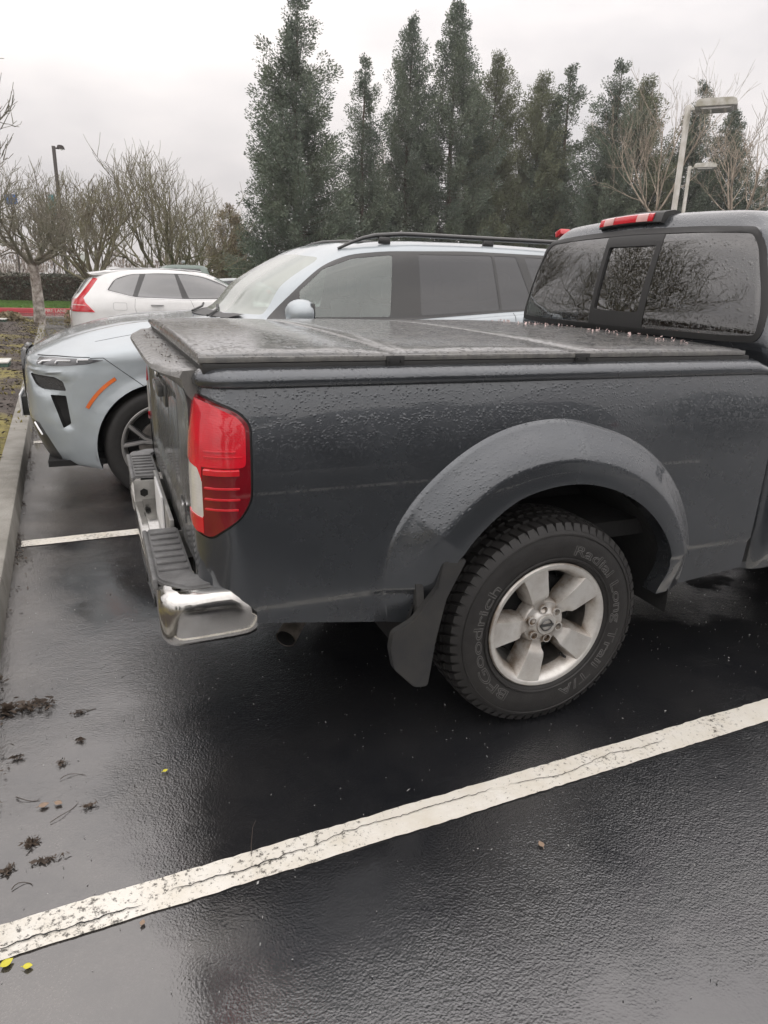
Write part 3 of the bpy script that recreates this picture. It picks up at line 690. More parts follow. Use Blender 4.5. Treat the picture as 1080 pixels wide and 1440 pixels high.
def truck_wheel(T, loc, mir):
    W = bpy.data.objects.new('wheel', None); COL.objects.link(W); W.parent = T; W.location = Vector(loc)-ORG[T]; ORG[W] = Vector()
    # ---- tyre (outer face at y=0, tread inwards to +y)
    bm = bmesh.new()
    prof = [(.022, .226), (.012, .236), (.006, .246), (.001, .262), (-.003, .285), (-.004, .305), (.000, .330), (.006, .348), (.016, .362), (.030, .370), (.06, .374), (.132, .376), (.2, .374), (.235, .370), (.25, .362), (.262, .33), (.266, .30), (.262, .26), (.25, .226)]
    lathe(bm, prof, 128)
    # circumferential ridges on the sidewall
    for y_, r_ in ((.0005, .337), (-.0015, .252)):
        lathe(bm, [(y_+.003, r_-.004), (y_-.002, r_-.0015), (y_-.002, r_+.0015), (y_+.004, r_+.004)], 128)
    nb = 64
    for k in range(nb):
        a = 2*PI*k/nb
        for row, (y0, y1, da, w_, r0, r1) in enumerate(((.010, .058, 0, .027, .352, .384), (.068, .108, .5, .027, .36, .386), (.116, .148, .25, .026, .36, .387), (.156, .196, .75, .027, .36, .386), (.206, .254, .4, .027, .352, .384))):
            aa = a+da*2*PI/nb; t = bmesh.new(); bmesh.ops.create_cube(t, size=1)
            for v in t.verts:
                hi = v.co.x > 0; x = r1 if hi else r0; s = .90 if hi else 1.; y = (y0+y1)/2+v.co.y*(y1-y0)*(s); z = v.co.z*w_*s
                if row in (0, 4) and not hi: y += (-.004 if row == 0 else .004)
                if row in (0, 4) and hi and ((row == 0) == (v.co.y < 0)): x -= .009; y += (.006 if row == 0 else -.006)
                sk = .25*(v.co.y*(y1-y0)) ; z += sk
                v.co = Vector((x*math.cos(aa)-z*math.sin(aa), y, x*math.sin(aa)+z*math.cos(aa)))
            merge(bm, t)
    bmesh.ops.recalc_face_normals(bm, faces=bm.faces[:]); fbm('tyre', bm, M['rubber'], W, 45)
    # ---- raised outline letters on the sidewall
    for s, a0, a1, rb, size in (('BFGoodrich', 238, 140, .268, .052), ('Radial Long Trail T/A', 76, -76, .269, .050)):
        me = text_mesh(s, size, 0, outline=.0009); n = len(me.vertices); co = np.zeros(n*3); me.vertices.foreach_get('co', co); co = co.reshape(-1, 3)
        x0, x1 = co[:, 0].min(), co[:, 0].max(); a = np.radians(a0+(a1-a0)*(co[:, 0]-x0)/(x1-x0)); r = rb+co[:, 1]
        y = -.0035-co[:, 2]+np.clip((r-.31)/.03, 0, 1)*.002+np.clip((.285-r)/.03, 0, 1)*.003
        co = np.stack([r*np.cos(a), y, r*np.sin(a)], 1); me.vertices.foreach_set('co', co.ravel()); link('lettering', me, M['letter_grey'], W, 60)
    # ---- rim
    bm = bmesh.new()
    lathe(bm, [(.055, .190), (.030, .199), (.018, .206), (.010, .212), (.004, .222), (.004, .229), (.009, .234), (.016, .233), (.024, .228)], 96)
    lathe(bm, [(.055, .190), (.09, .186), (.15, .183), (.20, .182), (.22, .195)], 96, mi=1)
    NS = 5
    # one spoke as a height field in (r, lateral): flat raised panel with sloping flanks
    for k in range(NS):
        a = R(90+22+72*k-3.); ca, sa = math.cos(a), math.sin(a)
        def P(r, l, y): return bm.verts.new((r*ca-l*sa, y, r*sa+l*ca))
        rs = [.062, .078, .092, .104, .120, .150, .180, .200, .212, .2185]
        hw = [.019, .021, .025, .033, .035, .038, .042, .045, .047, .048]      # half width of the flat panel
        fl = [.020, .019, .017, .016, .017, .018, .020, .022, .024, .024]      # flank width
        yt = [.036, .034, .029, .019, .014, .011, .009, .0085, .0085, .009]
        rows = []
        for r, h, f, y in zip(rs, hw, fl, yt):
            sag = lambda l: math.sqrt(max(r*r-l*l, 1e-6))-r if r > .19 else 0
            rows.append([P(r+sag(l), l, yy) for l, yy in ((-h-f*.85, .085), (-h-f*.75, y+.042), (-h-f*.3, y+.014), (-h, y), (-h*.5, y-.0005), (h*.5, y-.0005), (h, y), (h+f*.3, y+.014), (h+f*.75, y+.042), (h+f*.85, .085))])
        for A, B in zip(rows, rows[1:]):
            for i in range(9): bm.faces.new((A[i], A[i+1], B[i+1], B[i]))
        bm.faces.new(rows[0]); bm.faces.new(rows[-1])
    # hub with six lug pockets
    lathe(bm, [(.09, .088), (.046, .084), (.038, .078), (.036, .060), (.030, .050), (.024, .044), (.022, .036)], 72)
    for k in range(6):
        a = R(90+60*k+12); c = Vector((.0575*math.cos(a), 0, .0575*math.sin(a)))
        t = bmesh.new(); lathe(t, [(.026, .0165), (.022, .0155), (.022, .0125), (.05, .0115)], 20); 
        for v in t.verts: v.co += c
        merge(bm, t)
        cyl(bm, c+Vector((0, .052, 0)), c+Vector((0, .034, 0)), .0105, .0095, n=6, mi=1); cyl(bm, c+Vector((0, .053, 0)), c+Vector((0, .0365, 0)), .0118, .0118, n=20, mi=2)
    cyl(bm, (.172*math.cos(R(-57)), .045, .172*math.sin(R(-57))), (.166*math.cos(R(-57)), .010, .166*math.sin(R(-57))), .0055, .0045, n=10, mi=2)
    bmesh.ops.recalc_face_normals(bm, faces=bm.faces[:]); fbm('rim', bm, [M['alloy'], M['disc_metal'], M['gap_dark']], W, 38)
    bm = bmesh.new(); lathe(bm, [(.035, .038), (.020, .0375), (.016, .0355), (.017, .031), (.0175, .0)], 48); bmesh.ops.remove_doubles(bm, verts=bm.verts[:], dist=1e-5); bmesh.ops.recalc_face_normals(bm, faces=bm.faces[:])
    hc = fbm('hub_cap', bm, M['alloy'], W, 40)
    bm = bmesh.new(); tube(bm, [(.021*math.cos(2*PI*q/32), .0150, .021*math.sin(2*PI*q/32)) for q in range(33)], .0022, 6, cap=False); box(bm, (-.027, .0125, -.0048), (.027, .018, .0048), bev=.001)
    ga = fbm('emblem', bm, M['emblem_dark'], W, 40)
    # brake disc and drum behind the spokes
    bm = bmesh.new(); lathe(bm, [(.11, .0), (.11, .155), (.125, .160), (.16, .160), (.16, .0)], 48); cyl(bm, (0, .12, 0), (0, .05, 0), .06, n=24); fbm('brake_drum', bm, M['liner'], W, 40)
    return W
def copy_wheel(src, T, loc, mir):
    r = src.copy(); COL.objects.link(r); r.parent = T; r.location = Vector(loc)-ORG[T]
    if mir: r.rotation_euler = (0, 0, PI)
    for ch in src.children:
        c = ch.copy(); COL.objects.link(c); c.parent = r
mat('plate_metal', (.34, .335, .32), .38, .45, var=.4, vscale=12); mat('letter_grey', (.10, .098, .095), .6); mat('emblem_dark', (.12, .12, .12), .3, .8)
def circ_poly(cx, cz, r, n=48, flat=None):
    P = [(cx+r*math.cos(2*PI*k/n), cz+r*math.sin(2*PI*k/n)) for k in range(n)]
    return P
def rings_shell(rings, yc):
    """rings: list of dict(z, xr, xf, ys, rc, rcf) -> closed body, rear at xr; returns bm"""
    bm = bmesh.new(); rows = []
    for g in rings:
        pts = []; xr, xf, ys, rc, rf, z = g['xr'], g['xf'], g['ys'], g['rc'], g['rf'], g['z']; bow = g.get('bow', .0)
        for k in range(10): y = yc+(ys+rc-yc)*k/10; c = (y-yc)/(ys-yc); pts.append((xr+bow*c*c*.6, y))
        b0 = bow*((ys+rc-yc)/(ys-yc))**2*.6
        for k in range(9): a = PI/2*k/8; pts.append((xr+b0+rc-rc*math.cos(a)*1., ys+rc-rc*math.sin(a)))
        x0, x1 = xr+b0+rc, xf-rf
        for k in range(1, 30): pts.append((x0+(x1-x0)*k/30, ys))
        for k in range(7): a = PI/2*k/6; pts.append((x1+rf*math.sin(a), ys+rf-rf*math.cos(a)))
        for k in range(1, 9): y = ys+rf+(yc-ys-rf)*k/8; pts.append((xf+bow*.8*(1-((y-yc)/(ys+rf-yc))**2), y))
        full = pts+[(x, 2*yc-y) for x, y in pts[-2:0:-1]]
        zc = g.get('crown', 0)
        rows.append([bm.verts.new((x, y, z-zc*((y-yc)/(ys-yc))**2)) for x, y in full])
    n = len(rows[0])
    for a, b in zip(rows, rows[1:]):
        for k in range(n): bm.faces.new((a[k], a[(k+1) % n], b[(k+1) % n], b[k]))
    bm.faces.new(rows[-1]) ; bmesh.ops.recalc_face_normals(bm, faces=bm.faces[:]); return bm
def build_cab(T):
    xr = [(.44, .97), (1.235, .93), (1.30, .893), (1.33, .885), (1.72, .935), (1.76, .96), (1.79, .99), (1.808, 1.04), (1.83, 1.3)]
    ys = [(.44, .075), (.50, .05), (.56, .036), (.9, .030), (1.15, .036), (1.235, .052), (1.29, .078), (1.36, .105), (1.68, .205), (1.73, .235), (1.77, .285), (1.795, .36), (1.808, .45), (1.83, .75)]
    xf = [(.44, 3.02), (1.17, 3.02), (1.20, 2.98), (1.68, 2.25), (1.75, 2.12), (1.80, 1.95), (1.83, 1.7)]
    R_ = []
    for z in (.44, .47, .50, .54, .56, .7, .85, 1.0, 1.1, 1.17, 1.20, 1.225, 1.235, 1.26, 1.29, 1.32, 1.36, 1.42, 1.5, 1.58, 1.66, 1.70, 1.73, 1.755, 1.775, 1.79, 1.80, 1.808, 1.816, 1.824, 1.83):
        R_.append(dict(z=z+.020*min(1, max(0, (z-1.76)/.03)), xr=interp(xr, z), xf=interp(xf, z), ys=interp(ys, z), rc=.075 if z < 1.7 else .06, rf=.16, bow=.05 if z > 1.25 else .05*max(0, (z-1.1)/.15), crown=.012 if z > 1.75 else 0))
    bm = rings_shell(R_, YC); lay = bm.faces.layers.int.new('id')
    L = [(1.765, 1.325), (.60, 1.316), (.13, 1.328), (.145, 1.42), (.235, 1.70), (.285, 1.745), (YC, 1.762)]
    half = [(YC, 1.318), (.30, 1.322), (.155, 1.330), (.150, 1.42), (.175, 1.52), (.245, 1.685), (.30, 1.742), (.55, 1.757), (YC, 1.764)]
    seal = half+[(2*YC-y, z) for y, z in half[-2:0:-1]]; seal = rpoly(seal, [.0, .05, .07, .05, .05, .08, .05, .1, .0, .1, .05, .08, .05, .05, .07, .05], 5)
    rear = lambda c: c.x < 1.15
    cookie(bm, seal, (1, 2), rear, 5, lay)
    gl = inset_poly(seal, .024); cookie(bm, gl, (1, 2), rear, 6, lay, only=(5,))
    cookie(bm, [(.765, 1.2), (1.14, 1.2), (1.11, 1.9), (.742, 1.9)], (1, 2), rear, 7, lay, only=(6,))
    cookie(bm, rpoly([(.800, 1.408), (1.105, 1.408), (1.090, 1.690), (.780, 1.690)], .012), (1, 2), rear, 8, lay, only=(7,))
    near = lambda c: c.x > 1.0
    # side windows, doors (both sides at once: cut through in side view)
    cookie(bm, rpoly([(.985, .53), (1.98, .53), (1.98, 1.70), (1.14, 1.70), (.985, 1.24)], .03), (0, 2), lambda c: c.x > .975, 20, lay, only=(0,))
    cookie(bm, rpoly([(1.99, .53), (2.93, .53), (2.93, 1.2), (2.30, 1.70), (1.99, 1.70)], .03), (0, 2), near, 21, lay, only=(0,))
    cookie(bm, rpoly([(1.10, 1.27), (1.91, 1.25), (1.91, 1.67), (1.22, 1.67)], .04), (0, 2), near, 22, lay, only=(20,))
    cookie(bm, rpoly([(2.04, 1.25), (2.80, 1.23), (2.26, 1.66), (2.04, 1.67)], .04), (0, 2), near, 22, lay, only=(21,))
    cookie(bm, [(.26, 1.22), (1.65, 1.22), (1.58, 1.69), (.33, 1.69)], (1, 2), lambda c: c.x > 2.1, 23, lay, only=(0, 21))
    lay = bm.faces.layers.int['id']
    res = split(bm, {0: ('cab', M['truck_paint'], T), 5: ('rear_window_seal', M['rubber_trim'], T)}, T, 40) if False else None
    cc_ = Vector((1.8, YC, 1.2))
    def push(v, k): d = (v-cc_); d.z *= .2; return v+d.normalized()*k
    def piece(ids, name, mt, par, off=0., rim=.0):
        return pieces(bm, ids, name, mt, par, off=(lambda v: push(v, off)) if off else None, rim=(lambda v: push(v, -rim)) if rim else None, minarea=.004)[0]
    cab = piece((0,), 'cab', M['truck_paint'], T)
    bmr = piece((5,), 'rear_window_frame', M['rubber_trim'], T, .006, .02)
    piece((6,), 'window_pane', M['tint_glass'], bmr, .002); piece((7,), 'slider_frame', M['slider_frame'], bmr, .004, .012); piece((8,), 'sliding_pane', M['privacy_glass'], bmr, -.006)
    dr = piece((20,), 'door', M['truck_paint'], T, .001, .02); piece((21,), 'door', M['truck_paint'], T, .001, .02)
    piece((22,), 'side_window', M['tint_glass'], T, -.003); piece((23,), 'windshield', M['clear_glass'], T)
    bm.free()
    # dark joint between cab and bed, hinge side of the rear door, seam on the roof
    b2 = bmesh.new(); box(b2, (.90, .075, .48), (.975, 1.835, 1.235)); fbm('cab_back_gap', b2, M['gap_dark'], T, 30)
    # thin chrome line under the rear glass
    # brake lamp, on the roof edge
    b2 = bmesh.new(); xs = [.80+.43*i/12 for i in range(13)]
    rows = []
    for y in xs:
        e = 1 if .795 < y < 1.225 else .55; c = -.012*((y-YC)/.3)**2
        rows.append([b2.verts.new((x, y, z+c)) for x, z in ((.985, 1.786), (.955+.012*(1-e), 1.787), (.952+.02*(1-e), 1.791), (.963+.02*(1-e), 1.826), (.972, 1.833), (1.02, 1.842), (1.06, 1.835))])
    for i, (a, b) in enumerate(zip(rows, rows[1:])):
        for j in range(6): f = b2.faces.new((a[j], a[j+1], b[j+1], b[j]))
    for e in (rows[0], rows[-1]): b2.faces.new(e)
    bmesh.ops.recalc_face_normals(b2, faces=b2.faces[:]); bl = fbm('brake_lamp', b2, M['black_plastic'], T, 35)
    for (ya, yb, nm, mt) in ((.855, 1.215, 'red_lens', M['red_lens']), (.885, .955, 'cargo_lamp_lens', M['brake_clear']), (1.115, 1.18, 'cargo_lamp_lens', M['brake_clear'])):
        b2 = bmesh.new(); pr = -.003 if nm != 'red_lens' else 0; n = 10; rows = []
        for i in range(n+1):
            y = ya+(yb-ya)*i/n; c = -.012*((y-YC)/.3)**2; rows.append([b2.verts.new((x+pr, y, z+c)) for x, z in ((.97, 1.792), (.950, 1.794), (.949, 1.799), (.957, 1.824), (.965, 1.829), (.99, 1.832))])
        for a, b in zip(rows, rows[1:]):
            for j in range(5): b2.faces.new((a[j], a[j+1], b[j+1], b[j]))
        for e in (rows[0], rows[-1]): b2.faces.new(e)
        bmesh.ops.recalc_face_normals(b2, faces=b2.faces[:]); fbm(nm, b2, mt, bl, 40)
    b2 = bmesh.new(); box(b2, (1.02, 1.635, 1.768), (1.09, 1.69, 1.80), bev=.010, rot=('X', R(-22))); fbm('red_roof_block', b2, M['red_lens_plain'], T, 50)  # unidentified red spot, built here as a block on the roof edge
    # seats with head rests, floor, wheel, dash
    b2 = bmesh.new(); box(b2, (1.0, .15, .50), (2.9, 1.76, .56)); box(b2, (2.55, .15, .75), (2.95, 1.76, 1.15), bev=.05)
    tube(b2, [(2.42, 1.37+.18*math.cos(2*PI*k/24), 1.12+.18*math.sin(2*PI*k/24)) for k in range(25)], .014, 6, cap=False); fbm('dashboard', b2, M['interior'], T, 50)
    def seat(x, y, w_, hb, name):
        b = bmesh.new(); box(b, (x, y-w_/2, .62), (x+.5, y+w_/2, .80), bev=.05, seg=3); box(b, (x-.14, y-w_/2, .75), (x+.02, y+w_/2, hb), bev=.05, rot=('Y', R(-12)), seg=3)
        for yy in ([y] if w_ < .8 else [y-.42, y+.42]):
            box(b, (x-.22, yy-.13, hb+.04), (x-.12, yy+.13, hb+.20), bev=.045, seg=3)
            for q in (-.05, .05): cyl(b, (x-.17, yy+q, hb-.05), (x-.17, yy+q, hb+.08), .006, n=8)
        fbm(name, b, M['seat_cloth'], T, 50)
    seat(1.30, YC, 1.35, 1.24, 'rear_seat'); seat(2.0, .55, .5, 1.27, 'front_seat'); seat(2.0, 1.36, .5, 1.27, 'front_seat')
    # bonnet and wings (out of the photograph's frame)
    R2 = []
    for z, ins, xb in ((.42, .08, 4.30), (.50, .04, 4.38), (.75, .015, 4.42), (.95, .02, 4.40), (1.03, .05, 4.34), (1.08, .11, 4.26), (1.12, .24, 4.1), (1.15, .42, 3.9)):
        R2.append(dict(z=z, xr=2.96, xf=xb, ys=.03+ins, rc=.02, rf=.20, bow=0))
    bm = rings_shell(R2, YC); lay = bm.faces.layers.int.new('id')
    cookie(bm, [(3.55+.5*math.cos(2*PI*k/40), .385+.5*math.sin(2*PI*k/40)) for k in range(40)], (0, 2), None, 1, lay)
    cookie(bm, [(.45, .62), (1.46, .62), (1.46, .95), (.45, .95)], (1, 2), lambda c: c.x > 4.2, 2, lay)
    cookie(bm, [(.06, .72), (.43, .70), (.43, .95), (.06, .95)], (1, 2), lambda c: c.x > 4.1, 3, lay); cookie(bm, [(1.85, .72), (1.48, .70), (1.48, .95), (1.85, .95)], (1, 2), lambda c: c.x > 4.1, 3, lay)
    pieces(bm, (0,), 'bonnet_and_wings', M['truck_paint'], T); pieces(bm, (2,), 'grille', M['chrome'], T); pieces(bm, (3,), 'headlight', M['lamp_glass'], T); bm.free()
    b2 = bmesh.new(); box(b2, (4.35, .12, .42), (4.50, 1.79, .66), bev=.05, seg=3); box(b2, (3.0, .45, .4), (4.3, 1.46, .9), bev=.02); fbm('front_bumper', b2, M['black_plastic'], T, 40)
    for mir in (0, 1):
        b2 = bmesh.new(); my = lambda y: 2*YC-y if mir else y; ya, yb = sorted((my(-.20), my(.0))); box(b2, (2.62, ya, 1.17), (2.76, yb, 1.36), bev=.04, seg=3); box(b2, (2.66, min(my(-.03), my(.08)), 1.2), (2.72, max(my(-.03), my(.08)), 1.24))
        fbm('door_mirror', b2, M['truck_paint'], T, 50)
mat('slider_frame', .018, .45, bump=.1, bscale=200)
# ============================================================ ground and kerb
def ground():
    bm = bmesh.new(); v = [bm.verts.new(p) for p in ((-300, -300, 0), (300, -300, 0), (300, 400, 0), (-300, 400, 0))]; bm.faces.new(v)
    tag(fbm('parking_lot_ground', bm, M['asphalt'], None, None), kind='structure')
    def line(v0, u0, u1, wd=.105, name='parking_line', seed=0):
        r = random.Random(seed); bm = bmesh.new(); n = int((u1-u0)/.02); A = []; B = []
        for i in range(n+1):
            u = u0+(u1-u0)*i/n; 
            j = .004*mnoise.noise((u*6, v0*9, 1))+.0035*mnoise.noise((u*47, v0, 5)); k = .004*mnoise.noise((u*6, v0*9, 7))+.0035*mnoise.noise((u*47, v0, 9))
            A.append(bm.verts.new(G(u, v0-wd/2+j, .004))); B.append(bm.verts.new(G(u, v0+wd/2+k, .004)))
        for i in range(n): bm.faces.new((A[i], A[i+1], B[i+1], B[i]))
        return tag(fbm(name, bm, M['line_paint'], None, None), kind='structure')
    YS, SP = -.2599, 2.8391
    for k in range(-1, 6): line(YS+k*SP, -1.78, 3.7, seed=k)
    # cracks wandering along the near line
    r = random.Random(3)
    for (u0, u1, v0, wd) in ((-1.75, -1.40, -.285, .0022), (-1.34, -.95, -.262, .0018), (-.97, -.35, -.252, .0013), (-.3, .35, -.26, .0010)):
        bm = bmesh.new(); n = int((u1-u0)/.008); A = []; B = []; vv = v0
        for i in range(n+1):
            u = u0+(u1-u0)*i/n; c = v0+.022*mnoise.noise((u*5, 3.1, v0*50))+.008*mnoise.noise((u*30, 1, 1))+.004*mnoise.noise((u*90, 1, 1)); w_ = wd*(.6+.9*abs(mnoise.noise((u*25, 8, 8))))*min(1, i/6, (n-i)/6)+.0002
            A.append(bm.verts.new(G(u, c-w_, .0075))); B.append(bm.verts.new(G(u, c+w_, .0075)))
        for i in range(n): bm.faces.new((A[i], A[i+1], B[i+1], B[i]))
        tag(fbm('pavement_crack', bm, M['gap_dark'], None, None), kind='structure')
    # kerb: runs along the head of the bays
    bm = bmesh.new(); KU = -1.815; H = .135; joints = [-8+2.44*i for i in range(13)]
    for a, b in zip(joints, joints[1:]):
        prof = [(KU+.012, -.05), (KU, H-.02), (KU-.006, H-.006), (KU-.02, H), (KU-.15, H+.001), (KU-.155, -.05)]; rows = []
        for i in range(9):
            v_ = a+.004+(b-a-.008)*i/8; rows.append([bm.verts.new(G(u, v_, z)) for u, z in prof])
        for p, q in zip(rows, rows[1:]):
            for i in range(len(prof)-1): bm.faces.new((p[i], q[i], q[i+1], p[i+1]))
        for e in (rows[0], rows[-1]): bm.faces.new(e)
    bmesh.ops.recalc_face_normals(bm, faces=bm.faces[:]); tag(fbm('kerb', bm, M['concrete'], None, 40), kind='structure')
    # planting island behind the kerb, slightly mounded, bark and moss
    bm = bmesh.new(); nu, nv = 40, 90; g = []
    for i in range(nu+1):
        row = []
        for j in range(nv+1):
            u = -1.965-8.*(i/nu)**1.3; v_ = -8+30.5*j/nv; z = .125+.09*min(1, (-1.965-u)/1.5)+.05*mnoise.noise((u*.7, v_*.5, 0))+.012*mnoise.noise((u*6, v_*6, 0))
            if i == 0: z = .115
            row.append(bm.verts.new(G(u, v_, z)))
        g.append(row)
    for i in range(nu):
        for j in range(nv): bm.faces.new((g[i][j], g[i+1][j], g[i+1][j+1], g[i][j+1]))
    bmesh.ops.recalc_face_normals(bm, faces=bm.faces[:]); tag(fbm('planting_bed_ground', bm, M['soil'], None, 180), kind='structure')
# ============================================================ other cars
def comps(bm):
    seen = set(); out = []
    for f in bm.faces:
        if f in seen: continue
        st = [f]; seen.add(f); c = []
        while st:
            g = st.pop(); c.append(g)
            for e in g.edges:
                for h in e.link_faces:
                    if h not in seen: seen.add(h); st.append(h)
        out.append(c)
    return out
def pieces(bm, ids, name, mt, par, warp=None, off=None, rim=None, smooth=40, minarea=2e-4, flip=False, label=None):
    """the faces with these ids, one object per connected piece; off(v) moves vertices, rim(v) the inner edge of a thin lip"""
    tl = bm.faces.layers.int['id']; t = bm.copy(); tl = t.faces.layers.int['id']
    bmesh.ops.delete(t, geom=[f for f in t.faces if f[tl] not in ids], context='FACES')
    t.faces.ensure_lookup_table(); res = []
    cs = comps(t); t.faces.index_update(); cs = [[f.index for f in c] for c in cs]
    for c in cs:
        s = t.copy(); s.faces.ensure_lookup_table(); keep = set(c)
        if sum(s.faces[i].calc_area() for i in c) < minarea and len(cs) > 1: s.free(); continue
        bmesh.ops.delete(s, geom=[f for f in s.faces if f.index not in keep], context='FACES')
        if off: 
            for v in s.verts: v.co = off(v.co)
        if rim:
            ed = [e for e in s.edges if e.is_boundary]; r = bmesh.ops.extrude_edge_only(s, edges=ed)
            for v in [q for q in r['geom'] if isinstance(q, bmesh.types.BMVert)]: v.co = rim(v.co)
        if warp:
            for v in s.verts: v.co = warp(v.co)
        bmesh.ops.recalc_face_normals(s, faces=s.faces[:]) if flip == 'recalc' else None
        res.append(fbm(name, s, mt, par, smooth))
    t.free(); return res
def car_shell(rings, sub_u=5, sub_v=4):
    """rings: control rows of (X, w, z); smooth patch through them, both halves. Local frame: X from the nose back, w sideways"""
    P = np.array(rings, float); K, Mn, _ = P.shape
    def resample(P, sub):              # along axis 1
        d = np.linalg.norm(np.diff(P, axis=1), axis=2).mean(0); u = np.concatenate([[0], np.cumsum(np.maximum(d, .01))])
        nu = np.concatenate([np.linspace(u[i], u[i+1], max(2, int(math.ceil((u[i+1]-u[i])/sub)))+1)[:-1] for i in range(len(u)-1)]+[[u[-1]]])
        out = np.zeros((P.shape[0], len(nu), 3))
        for k in range(P.shape[0]):
            for c in range(3): out[k, :, c] = [pchip(list(u), list(P[k, :, c]), x) for x in nu]
        return out
    Q = resample(P, sub_u); Q = resample(Q.transpose(1, 0, 2), sub_v).transpose(1, 0, 2)
    bm = bmesh.new(); K, N = Q.shape[:2]; vs = {}
    for s in (-1, 1):
        for k in range(K):
            for n in range(N):
                x, w_, z = Q[k, n]
                if abs(w_) < 1e-6: 
                    if s == 1 and (k, n, -1) in vs: vs[k, n, 1] = vs[k, n, -1]; continue
                vs[k, n, s] = bm.verts.new((x, s*w_, z))
        for k in range(K-1):
            for n in range(N-1):
                q = [vs[k, n, s], vs[k, n+1, s], vs[k+1, n+1, s], vs[k+1, n, s]]
                if len(set(q)) < 3: continue
                q2 = []
                [q2.append(v) for v in q if v not in q2]
                try: bm.faces.new(q2)
                except ValueError: pass
    bmesh.ops.remove_doubles(bm, verts=bm.verts[:], dist=1e-5); bmesh.ops.recalc_face_normals(bm, faces=bm.faces[:]); bm.faces.layers.int.new('id'); return bm
def car_wheel(par, loc, Rt, Rr, wd, style, mats, side=1):
    """wheel in local y: outer face towards -y when side=1"""
    W = bpy.data.objects.new('wheel', None); COL.objects.link(W); W.parent = par; W.location = Vector(loc)-ORG[par]; ORG[W] = Vector()
    if side < 0: W.rotation_euler = (0, 0, PI)
    bm = bmesh.new(); h = Rt-Rr
    lathe(bm, [(.02, Rr-.01), (.006, Rr), (.0, Rr+.2*h), (-.004, Rr+.5*h), (.004, Rr+.8*h), (.018, Rt-.008), (.035, Rt)]+[x for g in range(4) for x in ((.05+g*(wd-.1)/4, Rt), (.054+g*(wd-.1)/4, Rt-.008), (.060+g*(wd-.1)/4, Rt-.008), (.064+g*(wd-.1)/4, Rt))]+[(wd-.035, Rt), (wd-.015, Rt-.01), (wd, Rr+.5*h), (wd-.02, Rr)], 96)
    fbm('tyre', bm, mats[2], W, 45)
    bm = bmesh.new(); lathe(bm, [(.16, Rr-.05), (.05, Rr-.035), (.02, Rr-.02), (.006, Rr-.014), (.003, Rr-.003), (.008, Rr+.003), (.02, Rr)], 72, mi=0); lathe(bm, [(wd-.02, Rr), (.16, Rr-.05)], 72, mi=1)
    n, sp = style
    for k in range(n):
        for j in ((-1, 1) if sp else (0,)):
            a0 = 2*PI*k/n+PI/2; a1 = a0+j*sp
            pts = [(Vector((.05*math.cos(a0), .035, .05*math.sin(a0))), .020), (Vector((.5*Rr*math.cos(a0+j*sp*.35), .012, .5*Rr*math.sin(a0+j*sp*.35))), .015), (Vector(((Rr-.014)*math.cos(a1), .008, (Rr-.014)*math.sin(a1))), .017)]
            rows = []
            for i, (p, hw) in enumerate(pts):
                d = (pts[min(i+1, 2)][0]-pts[max(i-1, 0)][0]); t = Vector((-d.z, 0, d.x)).normalized()
                rows.append([bm.verts.new(p+t*q*hw+Vector((0, dy, 0))) for q, dy in ((-1.3, .045), (-1, .004), (-.6, 0), (.6, 0), (1, .004), (1.3, .045))])
            for A, B in zip(rows, rows[1:]):
                for i in range(5):
                    f = bm.faces.new((A[i], A[i+1], B[i+1], B[i])); f.material_index = 0 if i == 2 or not sp else 1
    lathe(bm, [(.05, .07), (.03, .065), (.022, .05), (.02, .0)], 32, mi=1)
    bmesh.ops.recalc_face_normals(bm, faces=bm.faces[:]); fbm('rim', bm, [mats[0], mats[1]], W, 35)
    bm = bmesh.new(); cyl(bm, (0, .06, 0), (0, .09, 0), .17, n=40); cyl(bm, (0, .1, 0), (0, wd-.01, 0), Rr-.02, n=32, mi=1); fbm('brake_disc', bm, [M['disc_metal'], M['liner']], W, 40)
    return W
def arc_band(cx, cz, r0, r1, a0, a1, n=24):
    return [(cx+r1*math.cos(R(a0+(a1-a0)*k/n)), cz+r1*math.sin(R(a0+(a1-a0)*k/n))) for k in range(n+1)]+[(cx+r0*math.cos(R(a1+(a0-a1)*k/n)), cz+r0*math.sin(R(a1+(a0-a1)*k/n))) for k in range(n+1)]
def side_of(k): return lambda c: abs(c.y) > k
def flare_push(bm, hubs, r, wd, amt):
    """raise a soft lip round each wheel opening"""
    for v in bm.verts:
        if abs(v.co.y) < .6: continue
        for hx, hz in hubs:
            d = math.hypot(v.co.x-hx, v.co.z-hz)
            if r-.05 < d < r+wd: 
                k = 1-max(0, d-r)/wd; v.co.y += math.copysign(amt*k*k*(3-2*k), v.co.y)
